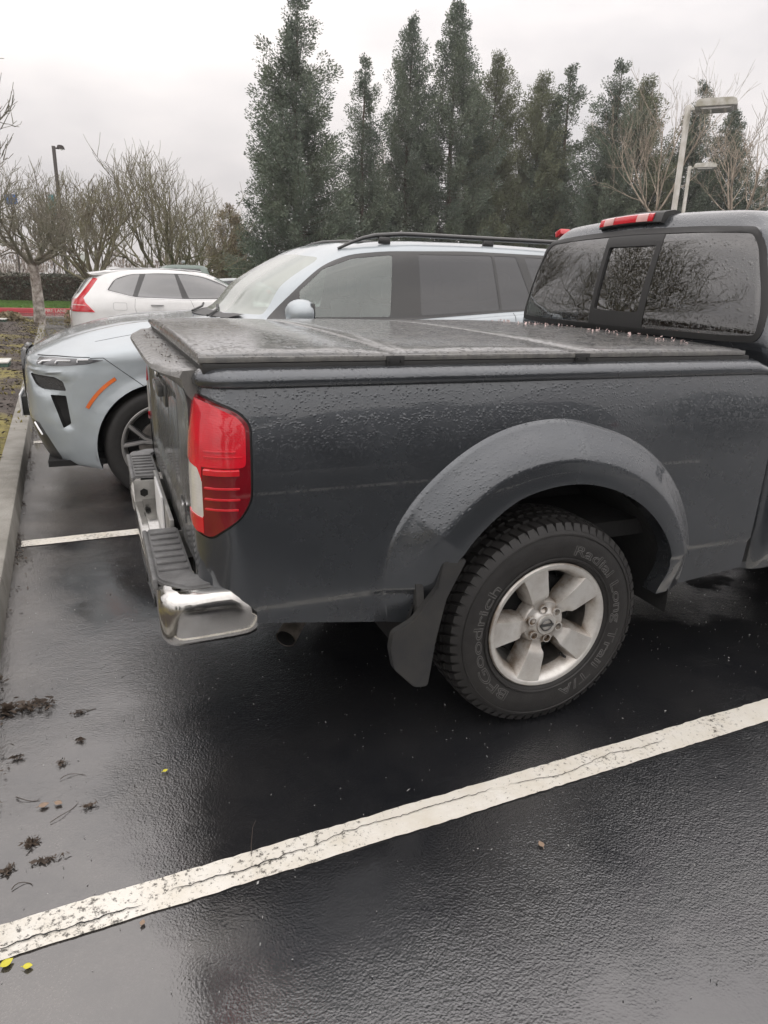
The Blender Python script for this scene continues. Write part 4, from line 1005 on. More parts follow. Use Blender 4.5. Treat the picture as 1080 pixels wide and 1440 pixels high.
def cabin(T, warp, seats, wid, zf, glassx=None):
    for x, w_ in seats:
        bm = bmesh.new(); a, b = Vector(warp(Vector((x, w_-.25, zf)))), Vector(warp(Vector((x+.5, w_+.25, zf+.2)))); lo = Vector([min(p, q) for p, q in zip(a, b)]); hi = Vector([max(p, q) for p, q in zip(a, b)]); box(bm, lo, hi, bev=.05)
        a, b = Vector(warp(Vector((x+.48, w_-.25, zf+.1)))), Vector(warp(Vector((x+.62, w_+.25, zf+.72)))); lo = Vector([min(p, q) for p, q in zip(a, b)]); hi = Vector([max(p, q) for p, q in zip(a, b)]); box(bm, lo, hi, bev=.05)
        a, b = Vector(warp(Vector((x+.52, w_-.14, zf+.75)))), Vector(warp(Vector((x+.62, w_+.14, zf+.92)))); lo = Vector([min(p, q) for p, q in zip(a, b)]); hi = Vector([max(p, q) for p, q in zip(a, b)]); box(bm, lo, hi, bev=.04)
        fbm('seat', bm, M['seat_cloth'], T, 50)
    bm = bmesh.new(); a, b = warp(Vector((wid[0], -wid[2], .3))), warp(Vector((wid[1], wid[2], zf))); lo = Vector([min(p, q) for p, q in zip(a, b)]); hi = Vector([max(p, q) for p, q in zip(a, b)]); box(bm, lo, hi, bev=.02)
    a, b = warp(Vector((wid[0]-.3, -wid[2], .6))), warp(Vector((wid[0]+.25, wid[2], 1.12))); lo = Vector([min(p, q) for p, q in zip(a, b)]); hi = Vector([max(p, q) for p, q in zip(a, b)]); box(bm, lo, hi, bev=.04); fbm('cabin_floor', bm, M['interior'], T, 50)

def build_blue_suv():
    X0, YCn = -1.935, 4.10
    T = thing('suv', 'pale blue grey SUV parked nose to the kerb behind the dark pickup', 'SUV', (X0+2.6, YCn, 0))
    W = lambda c: Vector((X0+c.x, YCn+c.y, c.z))
    X = lambda s: [float(q) for q in s.split()]
    def ring(xs, ws, zs): return list(zip(X(xs), X(ws), X(zs)))
    rings = [
     ring('.34 .36 .43 .52 .66 .95 1.45 1.9 2.75 3.6 4.4 4.80 4.9 4.92', '0 .4 .62 .74 .80 .80 .8 .8 .8 .8 .8 .7 .5 0', '.26 .26 .26 .25 .24 .24 .24 .24 .24 .24 .26 .3 .3 .3'),
     ring('.18 .20 .26 .42 .60 .95 1.45 1.9 2.75 3.6 4.4 4.92 5.05 5.08', '0 .45 .74 .90 .945 .95 .95 .95 .95 .95 .95 .84 .55 0', '.29 .29 .285 .27 .25 .24 .24 .24 .24 .24 .26 .33 .34 .34'),
     ring('.12 .14 .20 .375 .59 .95 1.45 1.9 2.75 3.6 4.4 4.97 5.12 5.15', '0 .48 .80 .945 .975 .98 .98 .975 .97 .975 .98 .87 .58 0', '.40 .40 .39 .38 .36 .34 .34 .34 .34 .34 .36 .42 .43 .43'),
     ring('.05 .09 .155 .345 .58 .95 1.45 1.9 2.75 3.6 4.4 4.99 5.15 5.18', '0 .5 .82 .96 .99 .995 .99 .985 .98 .985 .995 .89 .6 0', '.62 .62 .62 .62 .62 .62 .60 .58 .56 .58 .62 .64 .64 .64'),
     ring('.06 .095 .16 .35 .59 .95 1.45 1.9 2.75 3.6 4.4 4.98 5.14 5.17', '0 .5 .82 .96 .99 1.0 1.0 .995 .995 1.0 1.0 .89 .6 0', '.84 .84 .84 .85 .87 .88 .88 .88 .88 .9 .92 .92 .92 .92'),
     ring('.09 .115 .185 .37 .60 .95 1.45 1.9 2.75 3.6 4.4 4.95 5.1 5.13', '0 .5 .81 .945 .975 .99 .99 .985 .985 .985 .98 .87 .6 0', '.955 .955 .955 .975 1.01 1.04 1.08 1.10 1.12 1.16 1.18 1.15 1.12 1.12'),
     ring('.14 .16 .24 .43 .65 .97 1.46 1.9 2.75 3.6 4.4 4.92 5.06 5.09', '0 .46 .75 .87 .90 .925 .935 .945 .955 .95 .93 .82 .56 0', '.99 .99 .99 1.02 1.06 1.10 1.15 1.185 1.21 1.27 1.30 1.25 1.2 1.2'),
     ring('.38 .40 .47 .60 .78 1.02 1.50 1.91 2.75 3.6 4.4 4.91 5.05 5.08', '0 .42 .66 .78 .83 .86 .885 .915 .935 .925 .90 .80 .55 0', '1.10 1.10 1.095 1.09 1.11 1.15 1.195 1.215 1.225 1.285 1.325 1.29 1.25 1.25'),
     ring('.80 .82 .88 1.0 1.15 1.30 1.62 1.93 2.75 3.6 4.4 4.90 5.04 5.07', '0 .40 .62 .74 .80 .83 .87 .905 .925 .915 .885 .79 .54 0', '1.195 1.195 1.19 1.185 1.18 1.19 1.21 1.222 1.235 1.295 1.335 1.31 1.28 1.28'),
     ring('1.40 1.42 1.48 1.56 1.62 1.66 1.74 1.95 2.75 3.6 4.4 4.88 5.02 5.05', '0 .40 .60 .72 .79 .82 .855 .895 .915 .905 .875 .78 .53 0', '1.245 1.245 1.24 1.235 1.23 1.23 1.23 1.23 1.25 1.31 1.35 1.34 1.32 1.32'),
     ring('1.68 1.70 1.75 1.82 1.87 1.90 1.95 2.06 2.77 3.6 4.38 4.82 4.94 4.97', '0 .38 .58 .68 .745 .775 .80 .82 .85 .84 .805 .70 .48 0', '1.485 1.485 1.48 1.475 1.475 1.475 1.48 1.49 1.5 1.53 1.55 1.54 1.53 1.53'),
     ring('2.05 2.07 2.11 2.16 2.20 2.23 2.27 2.36 2.82 3.6 4.35 4.72 4.82 4.84', '0 .36 .54 .63 .685 .71 .725 .745 .775 .765 .73 .64 .44 0', '1.70 1.697 1.69 1.68 1.675 1.675 1.68 1.69 1.725 1.74 1.725 1.70 1.69 1.69'),
     ring('2.17 2.19 2.23 2.27 2.31 2.34 2.39 2.49 2.88 3.6 4.33 4.66 4.74 4.76', '0 .345 .515 .60 .645 .665 .68 .70 .73 .72 .69 .60 .42 0', '1.755 1.752 1.745 1.735 1.735 1.735 1.74 1.75 1.775 1.785 1.77 1.74 1.73 1.73'),
     ring('2.30 2.31 2.34 2.38 2.42 2.46 2.52 2.62 2.95 3.6 4.25 4.5 4.56 4.58', '0 .30 .44 .51 .54 .56 .575 .59 .61 .60 .58 .51 .36 0', '1.785 1.783 1.78 1.775 1.775 1.775 1.785 1.795 1.81 1.815 1.80 1.77 1.76 1.76'),
     ring('2.5 2.5 2.52 2.55 2.6 2.65 2.7 2.78 3.05 3.6 4.15 4.3 4.35 4.36', '0 .15 .2 .23 .25 .26 .27 .28 .29 .29 .28 .25 .18 0', '1.80 1.80 1.80 1.80 1.80 1.80 1.805 1.81 1.825 1.83 1.815 1.80 1.79 1.79'),
     ring('2.5 2.5 2.52 2.55 2.6 2.65 2.7 2.78 3.05 3.6 4.15 4.3 4.35 4.36', '0 0 0 0 0 0 0 0 0 0 0 0 0 0', '1.802 1.802 1.802 1.802 1.802 1.802 1.807 1.812 1.827 1.832 1.817 1.802 1.792 1.792')]
    bm = car_shell(rings, .034, .030); lay = bm.faces.layers.int['id']
    pod = [(.13, .912), (.33, .902), (.385, .835), (.392, .56), (.325, .515), (.245, .755), (.16, .775)]
    def edge_d(x, z):
        d = 9
        for i in range(len(pod)):
            a, b = Vector(pod[i]), Vector(pod[(i+1) % len(pod)]); p = Vector((x, z)); t = max(0, min(1, (p-a).dot(b-a)/(b-a).length_squared)); d = min(d, (a+(b-a)*t-p).length)
        return d
    for v in bm.verts:
        if v.co.x < .5 and abs(v.co.y) > .45:
            if .5 < v.co.z < .92 and pip((v.co.x, v.co.z), pod):
                k = min(1, edge_d(v.co.x, v.co.z)/.022); k = k*k*(3-2*k); v.co.x += .014*k; v.co.y *= 1-.016*k
            k = math.exp(-((v.co.z-.925)/.014)**2)*min(1, max(0, (.42-v.co.x)/.1)); v.co.y *= 1-.008*k; v.co.x += .006*k        # fold under the slim lamps
        if .45 < v.co.x < 5 and abs(v.co.y) > .8: v.co.y *= 1+.006*math.exp(-((v.co.z-(.985+.03*(v.co.x-.5)/4))/.03)**2)       # shoulder crease
        if v.co.x < 1.45 and v.co.z > .97: v.co.z += .010*math.exp(-((abs(v.co.y)-.60-.03*v.co.x)/.05)**2)                       # ridge on the bonnet
    HX, HR, HZ2 = .945, 4.05, .395
    flare_push(bm, [(HX, HZ2), (HR, HZ2)], .435, .055, .016)
    far = side_of(.55)
    for hx in (HX, HR): cookie(bm, circ_poly(hx, HZ2, .435, 56), (0, 2), far, 99, lay)
    # windows: black surround first, panes inside it
    sur = rpoly([(1.70, 1.238), (1.80, 1.335), (1.97, 1.49), (2.13, 1.61), (2.33, 1.690), (2.6, 1.722), (3.3, 1.748), (4.2, 1.742), (4.62, 1.60), (4.66, 1.42), (4.4, 1.352), (3.6, 1.307), (2.8, 1.245), (1.95, 1.222)], [.005, .05, .2, .2, .2, .1, .1, .06, .05, .05, .1, .1, .1, .05])
    gh = lambda c: abs(c.y) > .6 and c.z > 1.18
    cookie(bm, sur, (0, 2), gh, 10, lay, only=(0,))
    cookie(bm, rpoly([(1.93, 1.252), (1.94, 1.43), (2.13, 1.585), (2.36, 1.665), (2.66, 1.698), (2.61, 1.262)], .02), (0, 2), gh, 11, lay, only=(10,))
    cookie(bm, rpoly([(2.86, 1.275), (2.87, 1.708), (3.50, 1.722), (3.54, 1.318)], .02), (0, 2), gh, 12, lay, only=(10,))
    cookie(bm, rpoly([(3.56, 1.320), (3.525, 1.722), (3.72, 1.722), (3.86, 1.335)], .012), (0, 2), gh, 12, lay, only=(10,))
    cookie(bm, rpoly([(3.93, 1.342), (3.80, 1.722), (4.18, 1.716), (4.56, 1.58), (4.58, 1.42), (4.38, 1.378)], .03), (0, 2), gh, 12, lay, only=(10,))
    # wind screen (cut from the front), rear screen
    cookie(bm, rpoly([(-.78, 1.262), (.78, 1.262), (.665, 1.665), (.3, 1.692), (-.3, 1.692), (-.665, 1.665)], [.02, .02, .06, .1, .1, .06]), (1, 2), lambda c: 1.38 < c.x < 2.3, 13, lay, only=(0,))
    cookie(bm, rpoly([(-.70, 1.33), (.70, 1.33), (.58, 1.67), (-.58, 1.67)], .05), (1, 2), lambda c: c.x > 4.6, 14, lay, only=(0,))
    cookie(bm, rpoly([(2.36, -.50), (4.0, -.52), (4.0, .52), (2.36, .50)], .08), (0, 1), lambda c: c.z > 1.74, 15, lay, only=(0,))
    nose = lambda c: c.x < .8 and abs(c.y) > .5
    cookie(bm, rpoly([(.195, .948), (.215, .984), (.33, .992), (.50, .990), (.602, .980), (.50, .955), (.36, .944)], [.008, .01, .02, .01, .004, .02, .02]), (0, 2), nose, 30, lay, only=(0,))
    cookie(bm, rpoly([(.15, .885), (.30, .872), (.345, .845), (.360, .785), (.215, .795), (.18, .82)], .012), (0, 2), nose, 31, lay, only=(0,))
    cookie(bm, rpoly([(.262, .760), (.355, .755), (.368, .575), (.320, .545)], .008), (0, 2), nose, 32, lay, only=(0,))
    cookie(bm, rpoly([(-.01, .58), (.172, .575), (.285, .34), (.29, .25), (-.01, .25)], .01), (0, 2), lambda c: c.x < .6, 33, lay, only=(0,))
    cookie(bm, arc_band(HX, HZ2, .535, .558, 121, 149, 12), (0, 2), nose, 34, lay, only=(0,))
    # sill and arch cladding in body colour; bonnet shut line, door shut lines
    def shut(poly, ids=(0,), side=far): cookie(bm, poly, (0, 2), side, 40, lay, only=ids)
    def strip(pts, wd=.006):
        A = []; B = []
        for i, p in enumerate(pts):
            d = Vector(pts[min(i+1, len(pts)-1)])-Vector(pts[max(i-1, 0)]); n = Vector((-d.y, d.x)).normalized()*wd/2; A.append(tuple(Vector(p)+n)); B.append(tuple(Vector(p)-n))
        return A+B[::-1]
    shut(strip([(.52, .992), (.60, .995), (.72, .90), (.83, .815)], .005)); shut(strip([(.20, .99), (.33, .998), (.52, .998)], .005), side=nose)
    shut(strip([(1.70, 1.22), (1.71, 1.0), (1.68, .5), (1.68, .32)])); shut(strip([(2.79, 1.24), (2.78, .32)])); shut(strip([(3.66, 1.30), (3.64, .95), (3.55, .75)]))
    cookie(bm, strip([(.56, -.78), (.9, -.80), (1.3, -.82), (1.62, -.86)], .005), (0, 1), lambda c: c.z > 1.0, 40, lay, only=(0,)); cookie(bm, strip([(.56, .78), (.9, .80), (1.3, .82), (1.62, .86)], .005), (0, 1), lambda c: c.z > 1.0, 40, lay, only=(0,))
    for f in bm.faces: f.material_index = 1 if f[lay] == 40 else 0
    body = pieces(bm, (0, 40), 'body', [M['suv_blue'], M['gap_dark']], T, W, smooth=30, minarea=.05)
    IN = lambda d: (lambda c: Vector((c.x, c.y*(1-d/.9), c.z)))
    sr = pieces(bm, (10,), 'window_surround', M['black_gloss'], T, W, off=IN(-.004), rim=IN(.02))
    pieces(bm, (11,), 'side_window', M['clear_glass'], T, W, off=IN(-.001)); pieces(bm, (12,), 'side_window', M['privacy_suv'], T, W, off=IN(-.001))
    pieces(bm, (13,), 'windshield', M['windshield_glass'], T, W); pieces(bm, (14,), 'rear_window', M['privacy_glass'], T, W); pieces(bm, (15,), 'glass_roof', M['black_gloss'], T, W, off=lambda c: c+Vector((0, 0, .003)))
    hl = pieces(bm, (30,), 'headlight', M['lamp_dark'], T, W, off=lambda c: Vector((c.x-.002, c.y*1.002, c.z)))
    pieces(bm, (31,), 'lower_lamp', M['lamp_mesh'], T, W, off=lambda c: Vector((c.x+.012, c.y*.985, c.z)), rim=lambda c: Vector((c.x-.012, c.y*1.015, c.z)))
    pieces(bm, (32,), 'air_intake', M['gap_dark'], T, W, off=lambda c: Vector((c.x+.02, c.y*.975, c.z)), rim=lambda c: Vector((c.x-.02, c.y*1.026, c.z)))
    pieces(bm, (33,), 'front_skirt', M['skirt_grey'], T, W, minarea=.01)
    pieces(bm, (34,), 'side_marker', M['amber'], T, W, off=lambda c: Vector((c.x-.002, c.y*1.003, c.z)))
    # lit elements in the slim lamp
    for s in (-1, 1):
        for (xa, xb, z0) in ((.22, .30, .955), (.32, .42, .960), (.44, .53, .968)):
            t = bmesh.new()
            def skin(x, z):       # nearest point of the shell
                return min((v.co for v in bm.verts if v.co.y*s > .5 and v.co.x < .9), key=lambda c: (c.x-x)**2+(c.z-z)**2)
            pts = [Vector((q.x-.010, q.y*1.010, z)) for q, z in ((skin(xa, z0), z0), (skin(xa+.02, z0+.016), z0+.016), (skin(xb, z0+.018), z0+.018))]
            tube(t, [W(p) for p in pts], .0065, 6); fbm('light_strip', t, M['lamp_led'], T, 60)
    bm.free()
    # kidney grille, badge bars, front plate
    t = bmesh.new()
    for s in (-1, 1):
        fr = rpoly([(.03*s, .64), (.03*s, .985), (.30*s, .985), (.40*s, .90), (.38*s, .70), (.30*s, .64)], .04)
        pts = [W(Vector((.078+.03*abs(y), y, z))) for y, z in fr]; tube(t, pts+[pts[0]], .018, 6, cap=False)
        for k in range(8): y = s*(.07+.037*k); box(t, W(Vector((.075+.03*abs(y), y-.004, .66))), W(Vector((.10+.03*abs(y), y+.004, .97))))
    fbm('grille', t, M['black_gloss'], T, 50)
    t = bmesh.new(); box(t, W(Vector((.008, -.17, .50))), W(Vector((.022, .17, .66))), bev=.004); box(t, W(Vector((.022, -.15, .50))), W(Vector((.09, .15, .64))), mi=1, bev=.004); fbm('number_plate', t, [M['white_plastic'], M['black_plastic']], T, 40)
    t = bmesh.new()
    for s in (-1, 1):
        tube(t, [W(Vector(p)) for p in ((.145, s*.80, .565), (.165, s*.835, .53), (.185, s*.85, .49))], .010, 6); fbm('bumper_trim', t, M['chrome_trim'], T, 50); t = bmesh.new()
    t.free()
    # mirrors
    for s in (-1, 1):
        t = bmesh.new(); bmesh.ops.create_uvsphere(t, u_segments=24, v_segments=14, radius=1)
        for v in t.verts:
            x, y, z = v.co; x = max(x, -.95) if x < 0 else min(x, .55)
            z = max(z, -.62); x2 = abs(x)**.9*math.copysign(1, x)
            v.co = W(Vector((1.90+x2*.115, s*(1.025+y*s*.12), 1.285+z*.095)))
        o = fbm('door_mirror', t, M['suv_blue'], T, 45)
        t = bmesh.new(); box(t, W(Vector((1.83, min(s*.90, s*1.12), 1.218))), W(Vector((1.94, max(s*.90, s*1.12), 1.236))), bev=.008); box(t, W(Vector((1.95, min(s*.93, s*1.12), 1.235))), W(Vector((1.966, max(s*.93, s*1.12), 1.355))), bev=.02); fbm('mirror_base', t, M['black_gloss'], o, 40)
    # roof rails
    for s in (-1, 1):
        t = bmesh.new(); pts = []
        for k in range(25):
            u = k/24; x = 2.28+2.3*u; z = 1.805+.045*min(1, u/.22)*(1 if u < .8 else 1-(u-.8)*1.2)-.075*(max(0, 1-u/.12))**1.5-.06*max(0, (u-.92)/.08)**2
            pts.append(W(Vector((x, s*(.655+.035*min(1, u/.2)), z))))
        tube(t, pts, [.010+.008*min(1, k/3, (24-k)/3) for k in range(25)], 8); 
        for xx, z0 in ((2.62, 1.785), (3.5, 1.80), (4.3, 1.785)): box(t, W(Vector((xx-.035, s*.69-.012, z0-.01))), W(Vector((xx+.06, s*.69+.012, z0+.04))), bev=.008)
        fbm('roof_rail', t, M['rail_black'], T, 60)
    # wipers and the black cowl at the foot of the screen
    t = bmesh.new(); tube(t, [W(Vector(p)) for p in ((1.33, -.55, 1.243), (1.45, -.25, 1.275), (1.50, .05, 1.30))], .009, 6); tube(t, [W(Vector(p)) for p in ((1.30, .05, 1.25), (1.42, .35, 1.275), (1.47, .62, 1.29))], .009, 6); fbm('wiper', t, M['black_plastic'], T, 50)
    t = bmesh.new(); rows = []
    for k in range(21):
        y = -.72+1.44*k/20; xx = 1.30+.14*abs(y/.72)**2; rows.append([t.verts.new(W(Vector((xx+d, y, z)))) for d, z in ((0, 1.236), (.06, 1.250), (.13, 1.262))])
    for a, b in zip(rows, rows[1:]):
        for i in range(2): t.faces.new((a[i], a[i+1], b[i+1], b[i]))
    fbm('cowl', t, M['black_plastic'], T, 60)
    cabin(T, W, [(2.15, -.42), (2.15, .42), (3.0, -.42), (3.0, .42), (3.0, 0)], (1.9, 4.7, .78), .62)
    t = bmesh.new(); a = W(Vector((.5, -.72, .3))); b = W(Vector((1.4, .72, .9))); box(t, a, b); box(t, W(Vector((.2, -.9, .28))), W(Vector((4.9, .9, .32)))); box(t, W(Vector((3.5, -.66, .3))), W(Vector((4.7, .66, .9)))); fbm('underbody', t, M['liner'], T, 30)
    for hx in (HX, HR):
        for s in (1, -1):
            t = bmesh.new(); rows = []
            for k in range(25):
                a = R(-10+200*k/24); rows.append([t.verts.new(W(Vector((hx+.45*math.cos(a), -s*w_, HZ2+.45*math.sin(a))))) for w_ in (.985, .70)])
            for a, b in zip(rows, rows[1:]): t.faces.new((a[0], a[1], b[1], b[0]))
            fbm('wheel_arch_liner', t, M['liner'], T, 50)
            car_wheel(T, W(Vector((hx, -s*.965, HZ2))), .395, .285, .27, (5, .27), (M['alloy_bright'], M['alloy_dark'], M['rubber']), s)
    return T
mat('privacy_base', .02, .3); mat('skirt_grey', .10, .35, .5, var=.3); mat('lamp_mesh', .05, .3, .4, bump=.6, bscale=150); mat('rail_black', .02, .3, coat=.4); mat('alloy_bright', (.42, .41, .40), .35, .6, var=.3)
def glassm(name, tint, refl, base=None, op=0.):
    m = bpy.data.materials.new(name); m.use_nodes = True; t = m.node_tree; t.nodes.clear(); MATS[name] = m
    tr = nd(t, 'BsdfTransparent', i_Color=c4(tint)); gl = nd(t, 'BsdfGlossy', i_Color=(1, 1, 1, 1), i_Roughness=.03); fr = nd(t, 'Fresnel', i_IOR=both(t))
    f = nd(t, 'MapRange', i_Value=fr.outputs[0], i_1=0., i_2=1., i_3=refl, i_4=1.); sh = tr.outputs[0]
    if op: df = nd(t, 'BsdfDiffuse', i_Color=c4(base)); sh = nd(t, 'MixShader', i_0=op, i_1=tr.outputs[0], i_2=df.outputs[0]).outputs[0]
    ms = nd(t, 'MixShader', i_0=f.outputs[0], i_1=sh, i_2=gl.outputs[0]); nd(t, 'OutputMaterial', i_0=ms.outputs[0])
glassm('privacy_suv', (.05, .055, .06), .03, (.05, .052, .058), .55)
glassm('clear_glass', (.66, .76, .72), .06, (.29, .36, .33), .22)
glassm('windshield_glass', (.55, .62, .58), .05, (.50, .54, .50), .55)
def build_white_suv():
    XF, YCn = 2.93, 12.95
    T = thing('suv', 'white SUV seen from the side beyond the pale blue one, red tail lamps', 'SUV', (XF-2.35, YCn, 0))
    W = lambda c: Vector((XF-c.x, YCn-c.y, c.z))
    X = lambda s: [float(q) for q in s.split()]
    def ring(xs, ws, zs): return list(zip(X(xs), X(ws), X(zs)))
    rings = [
     ring('.30 .35 .5 .7 .87 1.3 1.7 2.4 3.1 3.73 4.2 4.45 4.50', '0 .4 .7 .8 .8 .8 .8 .8 .8 .8 .74 .5 0', '.25 .25 .25 .24 .24 .24 .24 .24 .24 .25 .30 .32 .32'),
     ring('.05 .10 .30 .60 .87 1.3 1.7 2.4 3.1 3.73 4.45 4.62 4.66', '0 .5 .82 .92 .93 .93 .93 .93 .93 .93 .82 .55 0', '.30 .30 .28 .26 .25 .25 .25 .25 .25 .26 .36 .38 .38'),
     ring('.0 .05 .26 .58 .87 1.3 1.7 2.4 3.1 3.73 4.48 4.66 4.70', '0 .5 .83 .935 .95 .95 .945 .94 .945 .95 .86 .58 0', '.6 .6 .6 .58 .56 .52 .5 .5 .52 .56 .62 .62 .62'),
     ring('.03 .08 .28 .58 .87 1.3 1.7 2.4 3.1 3.73 4.47 4.64 4.67', '0 .5 .82 .93 .95 .95 .945 .94 .945 .95 .86 .58 0', '.85 .85 .84 .86 .88 .88 .88 .88 .89 .90 .90 .90 .90'),
     ring('.15 .18 .34 .60 .88 1.3 1.7 2.4 3.1 3.73 4.43 4.60 4.64', '0 .48 .76 .86 .89 .90 .905 .91 .915 .905 .82 .55 0', '.95 .95 .95 .99 1.01 1.04 1.06 1.075 1.085 1.10 1.06 1.05 1.05'),
     ring('.6 .62 .72 .9 1.05 1.35 1.72 2.4 3.1 3.72 4.35 4.54 4.58', '0 .4 .62 .74 .80 .83 .87 .885 .885 .865 .77 .52 0', '1.04 1.04 1.04 1.04 1.05 1.065 1.085 1.10 1.12 1.18 1.18 1.14 1.14'),
     ring('1.35 1.37 1.42 1.5 1.55 1.65 1.85 2.42 3.1 3.70 4.30 4.48 4.52', '0 .4 .6 .7 .76 .80 .84 .865 .865 .84 .74 .50 0', '1.10 1.10 1.095 1.09 1.09 1.09 1.10 1.12 1.14 1.22 1.24 1.22 1.22'),
     ring('1.75 1.77 1.82 1.88 1.93 2.0 2.1 2.5 3.1 3.62 4.15 4.32 4.36', '0 .36 .54 .63 .69 .72 .745 .775 .775 .75 .66 .46 0', '1.36 1.36 1.355 1.35 1.35 1.35 1.36 1.37 1.385 1.40 1.42 1.42 1.42'),
     ring('2.05 2.07 2.11 2.16 2.2 2.25 2.35 2.62 3.1 3.55 4.0 4.13 4.16', '0 .33 .49 .57 .625 .65 .665 .685 .69 .67 .60 .42 0', '1.51 1.508 1.50 1.49 1.49 1.49 1.505 1.545 1.56 1.55 1.53 1.53 1.53'),
     ring('2.2 2.21 2.24 2.27 2.3 2.36 2.45 2.7 3.1 3.5 3.9 4.05 4.08', '0 .3 .44 .51 .56 .59 .60 .62 .625 .61 .55 .40 0', '1.56 1.56 1.555 1.55 1.55 1.55 1.56 1.595 1.61 1.60 1.575 1.57 1.57'),
     ring('2.4 2.4 2.42 2.45 2.48 2.5 2.6 2.8 3.1 3.4 3.7 3.85 3.9', '0 .15 .2 .23 .25 .26 .27 .28 .28 .28 .26 .2 0', '1.60 1.60 1.60 1.60 1.60 1.60 1.605 1.62 1.63 1.625 1.61 1.605 1.60'),
     ring('2.4 2.4 2.42 2.45 2.48 2.5 2.6 2.8 3.1 3.4 3.7 3.85 3.9', '0 0 0 0 0 0 0 0 0 0 0 0 0', '1.602 1.602 1.602 1.602 1.602 1.602 1.607 1.622 1.632 1.627 1.612 1.607 1.602')]
    bm = car_shell(rings, .08, .06); lay = bm.faces.layers.int['id']; HX, HR, H = .87, 3.73, .37
    far = side_of(.5)
    flare_push(bm, [(HX, H), (HR, H)], .42, .06, .014)
    for hx in (HX, HR): cookie(bm, circ_poly(hx, H, .42, 40), (0, 2), far, 99, lay)
    w2 = lambda pts: [(XF-x, z) for x, z in pts]
    gh = lambda c: abs(c.y) > .5 and c.z > 1.0
    sur = rpoly(w2([(-1.10, 1.235), (-.96, 1.425), (-.70, 1.515), (-.2, 1.545), (.3, 1.545), (.62, 1.50), (.95, 1.385), (1.18, 1.255), (1.32, 1.13), (.28, 1.105), (-.64, 1.125)]), [.03, .08, .1, .1, .1, .1, .1, .1, .02, .1, .1])
    trim = inset_poly(sur, -.018); cookie(bm, trim, (0, 2), gh, 9, lay, only=(0,))
    cookie(bm, sur, (0, 2), gh, 10, lay, only=(9,)); 
    for q in ([(-1.07, 1.24), (-.94, 1.415), (-.70, 1.50), (-.52, 1.522), (-.68, 1.142)], [(-.60, 1.135), (-.42, 1.528), (.08, 1.535), (.18, 1.115)], [(.30, 1.12), (.14, 1.533), (.32, 1.53), (.60, 1.485), (.92, 1.37), (1.15, 1.24), (1.24, 1.145)]):
        cookie(bm, rpoly(w2(q), .015), (0, 2), gh, 11, lay, only=(10,))
    cookie(bm, rpoly([(-.72, 1.14), (.72, 1.14), (.60, 1.48), (-.60, 1.48)], .05), (1, 2), lambda c: c.x < 2.2, 13, lay, only=(0,))
    cookie(bm, rpoly([(-.60, 1.16), (.60, 1.16), (.52, 1.46), (-.52, 1.46)], .05), (1, 2), lambda c: c.x > 4.0, 14, lay, only=(0,))
    tail = rpoly(w2([(-1.30, 1.42), (-1.345, 1.41), (-1.58, 1.13), (-1.60, 1.02), (-1.80, 1.02), (-1.80, .865), (-1.36, .855), (-1.49, 1.03), (-1.44, 1.14), (-1.27, 1.38)]), .01)
    tail = rpoly(w2([(-1.235, 1.425), (-1.30, 1.44), (-1.46, 1.25), (-1.60, 1.09), (-1.80, 1.06), (-1.80, .87), (-1.33, .86), (-1.475, 1.02), (-1.50, 1.10), (-1.40, 1.21)]), .008)
    cookie(bm, tail, (0, 2), lambda c: c.x > 4.0 and abs(c.y) > .44, 20, lay, only=(0,))
    cookie(bm, w2([(-1.50, .985), (-1.60, .99), (-1.80, .99), (-1.80, .975), (-1.45, .97)]), (0, 2), lambda c: c.x > 4.0 and abs(c.y) > .4, 21, lay, only=(20,))
    def strip(pts, wd=.008):
        A = []; B = []; pts = w2(pts)
        for i, p in enumerate(pts):
            d = Vector(pts[min(i+1, len(pts)-1)])-Vector(pts[max(i-1, 0)]); n = Vector((-d.y, d.x)).normalized()*wd/2; A.append(tuple(Vector(p)+n)); B.append(tuple(Vector(p)-n))
        return A+B[::-1]
    for s in ([(-.64, 1.10), (-.66, .95), (-.62, .80), (-.50, .62)], [(.32, 1.09), (.40, .9), (.40, .3)], [(1.42, 1.07), (1.42, .3)]): cookie(bm, strip(s), (0, 2), far, 40, lay, only=(0,))
    fo = rpoly(w2([(-1.02, 1.03), (-.79, 1.03), (-.79, .90), (-1.02, .90)]), .03); cookie(bm, fo, (0, 2), lambda c: c.y > .5, 40, lay, only=(0,)); cookie(bm, inset_poly(fo, .006), (0, 2), lambda c: c.y > .5, 0, lay, only=(40,))
    for f in bm.faces: f.material_index = 1 if f[lay] == 40 else 0
    body = pieces(bm, (0, 40), 'body', [M['white_paint'], M['seam_grey']], T, W, minarea=.05, smooth=35)
    IN = lambda d: (lambda c: Vector((c.x, c.y*(1-d/.8), c.z)))
    pieces(bm, (9,), 'window_trim', M['silver_trim'], T, W, off=IN(-.004)); pieces(bm, (10,), 'window_surround', M['black_gloss'], T, W, off=IN(-.004)); pieces(bm, (11,), 'side_window', M['dark_pane'], T, W, off=IN(-.003))
    pieces(bm, (13,), 'windshield', M['clear_glass'], T, W); pieces(bm, (14,), 'rear_window', M['rear_tint'], T, W)
    pieces(bm, (20,), 'tail_light', M['red_lens_plain'], T, W, off=lambda c: Vector((c.x+.008, c.y*1.008, c.z)), rim=lambda c: Vector((c.x-.02, c.y*.99, c.z)), minarea=.003); pieces(bm, (21,), 'tail_light_strip', M['brake_clear'], T, W, off=lambda c: Vector((c.x+.01, c.y*1.01, c.z)))
    bm.free()
    # spoiler, shark fin, rails, handles, plate, badge letters left off (too small to read)
    t = bmesh.new(); rows = []
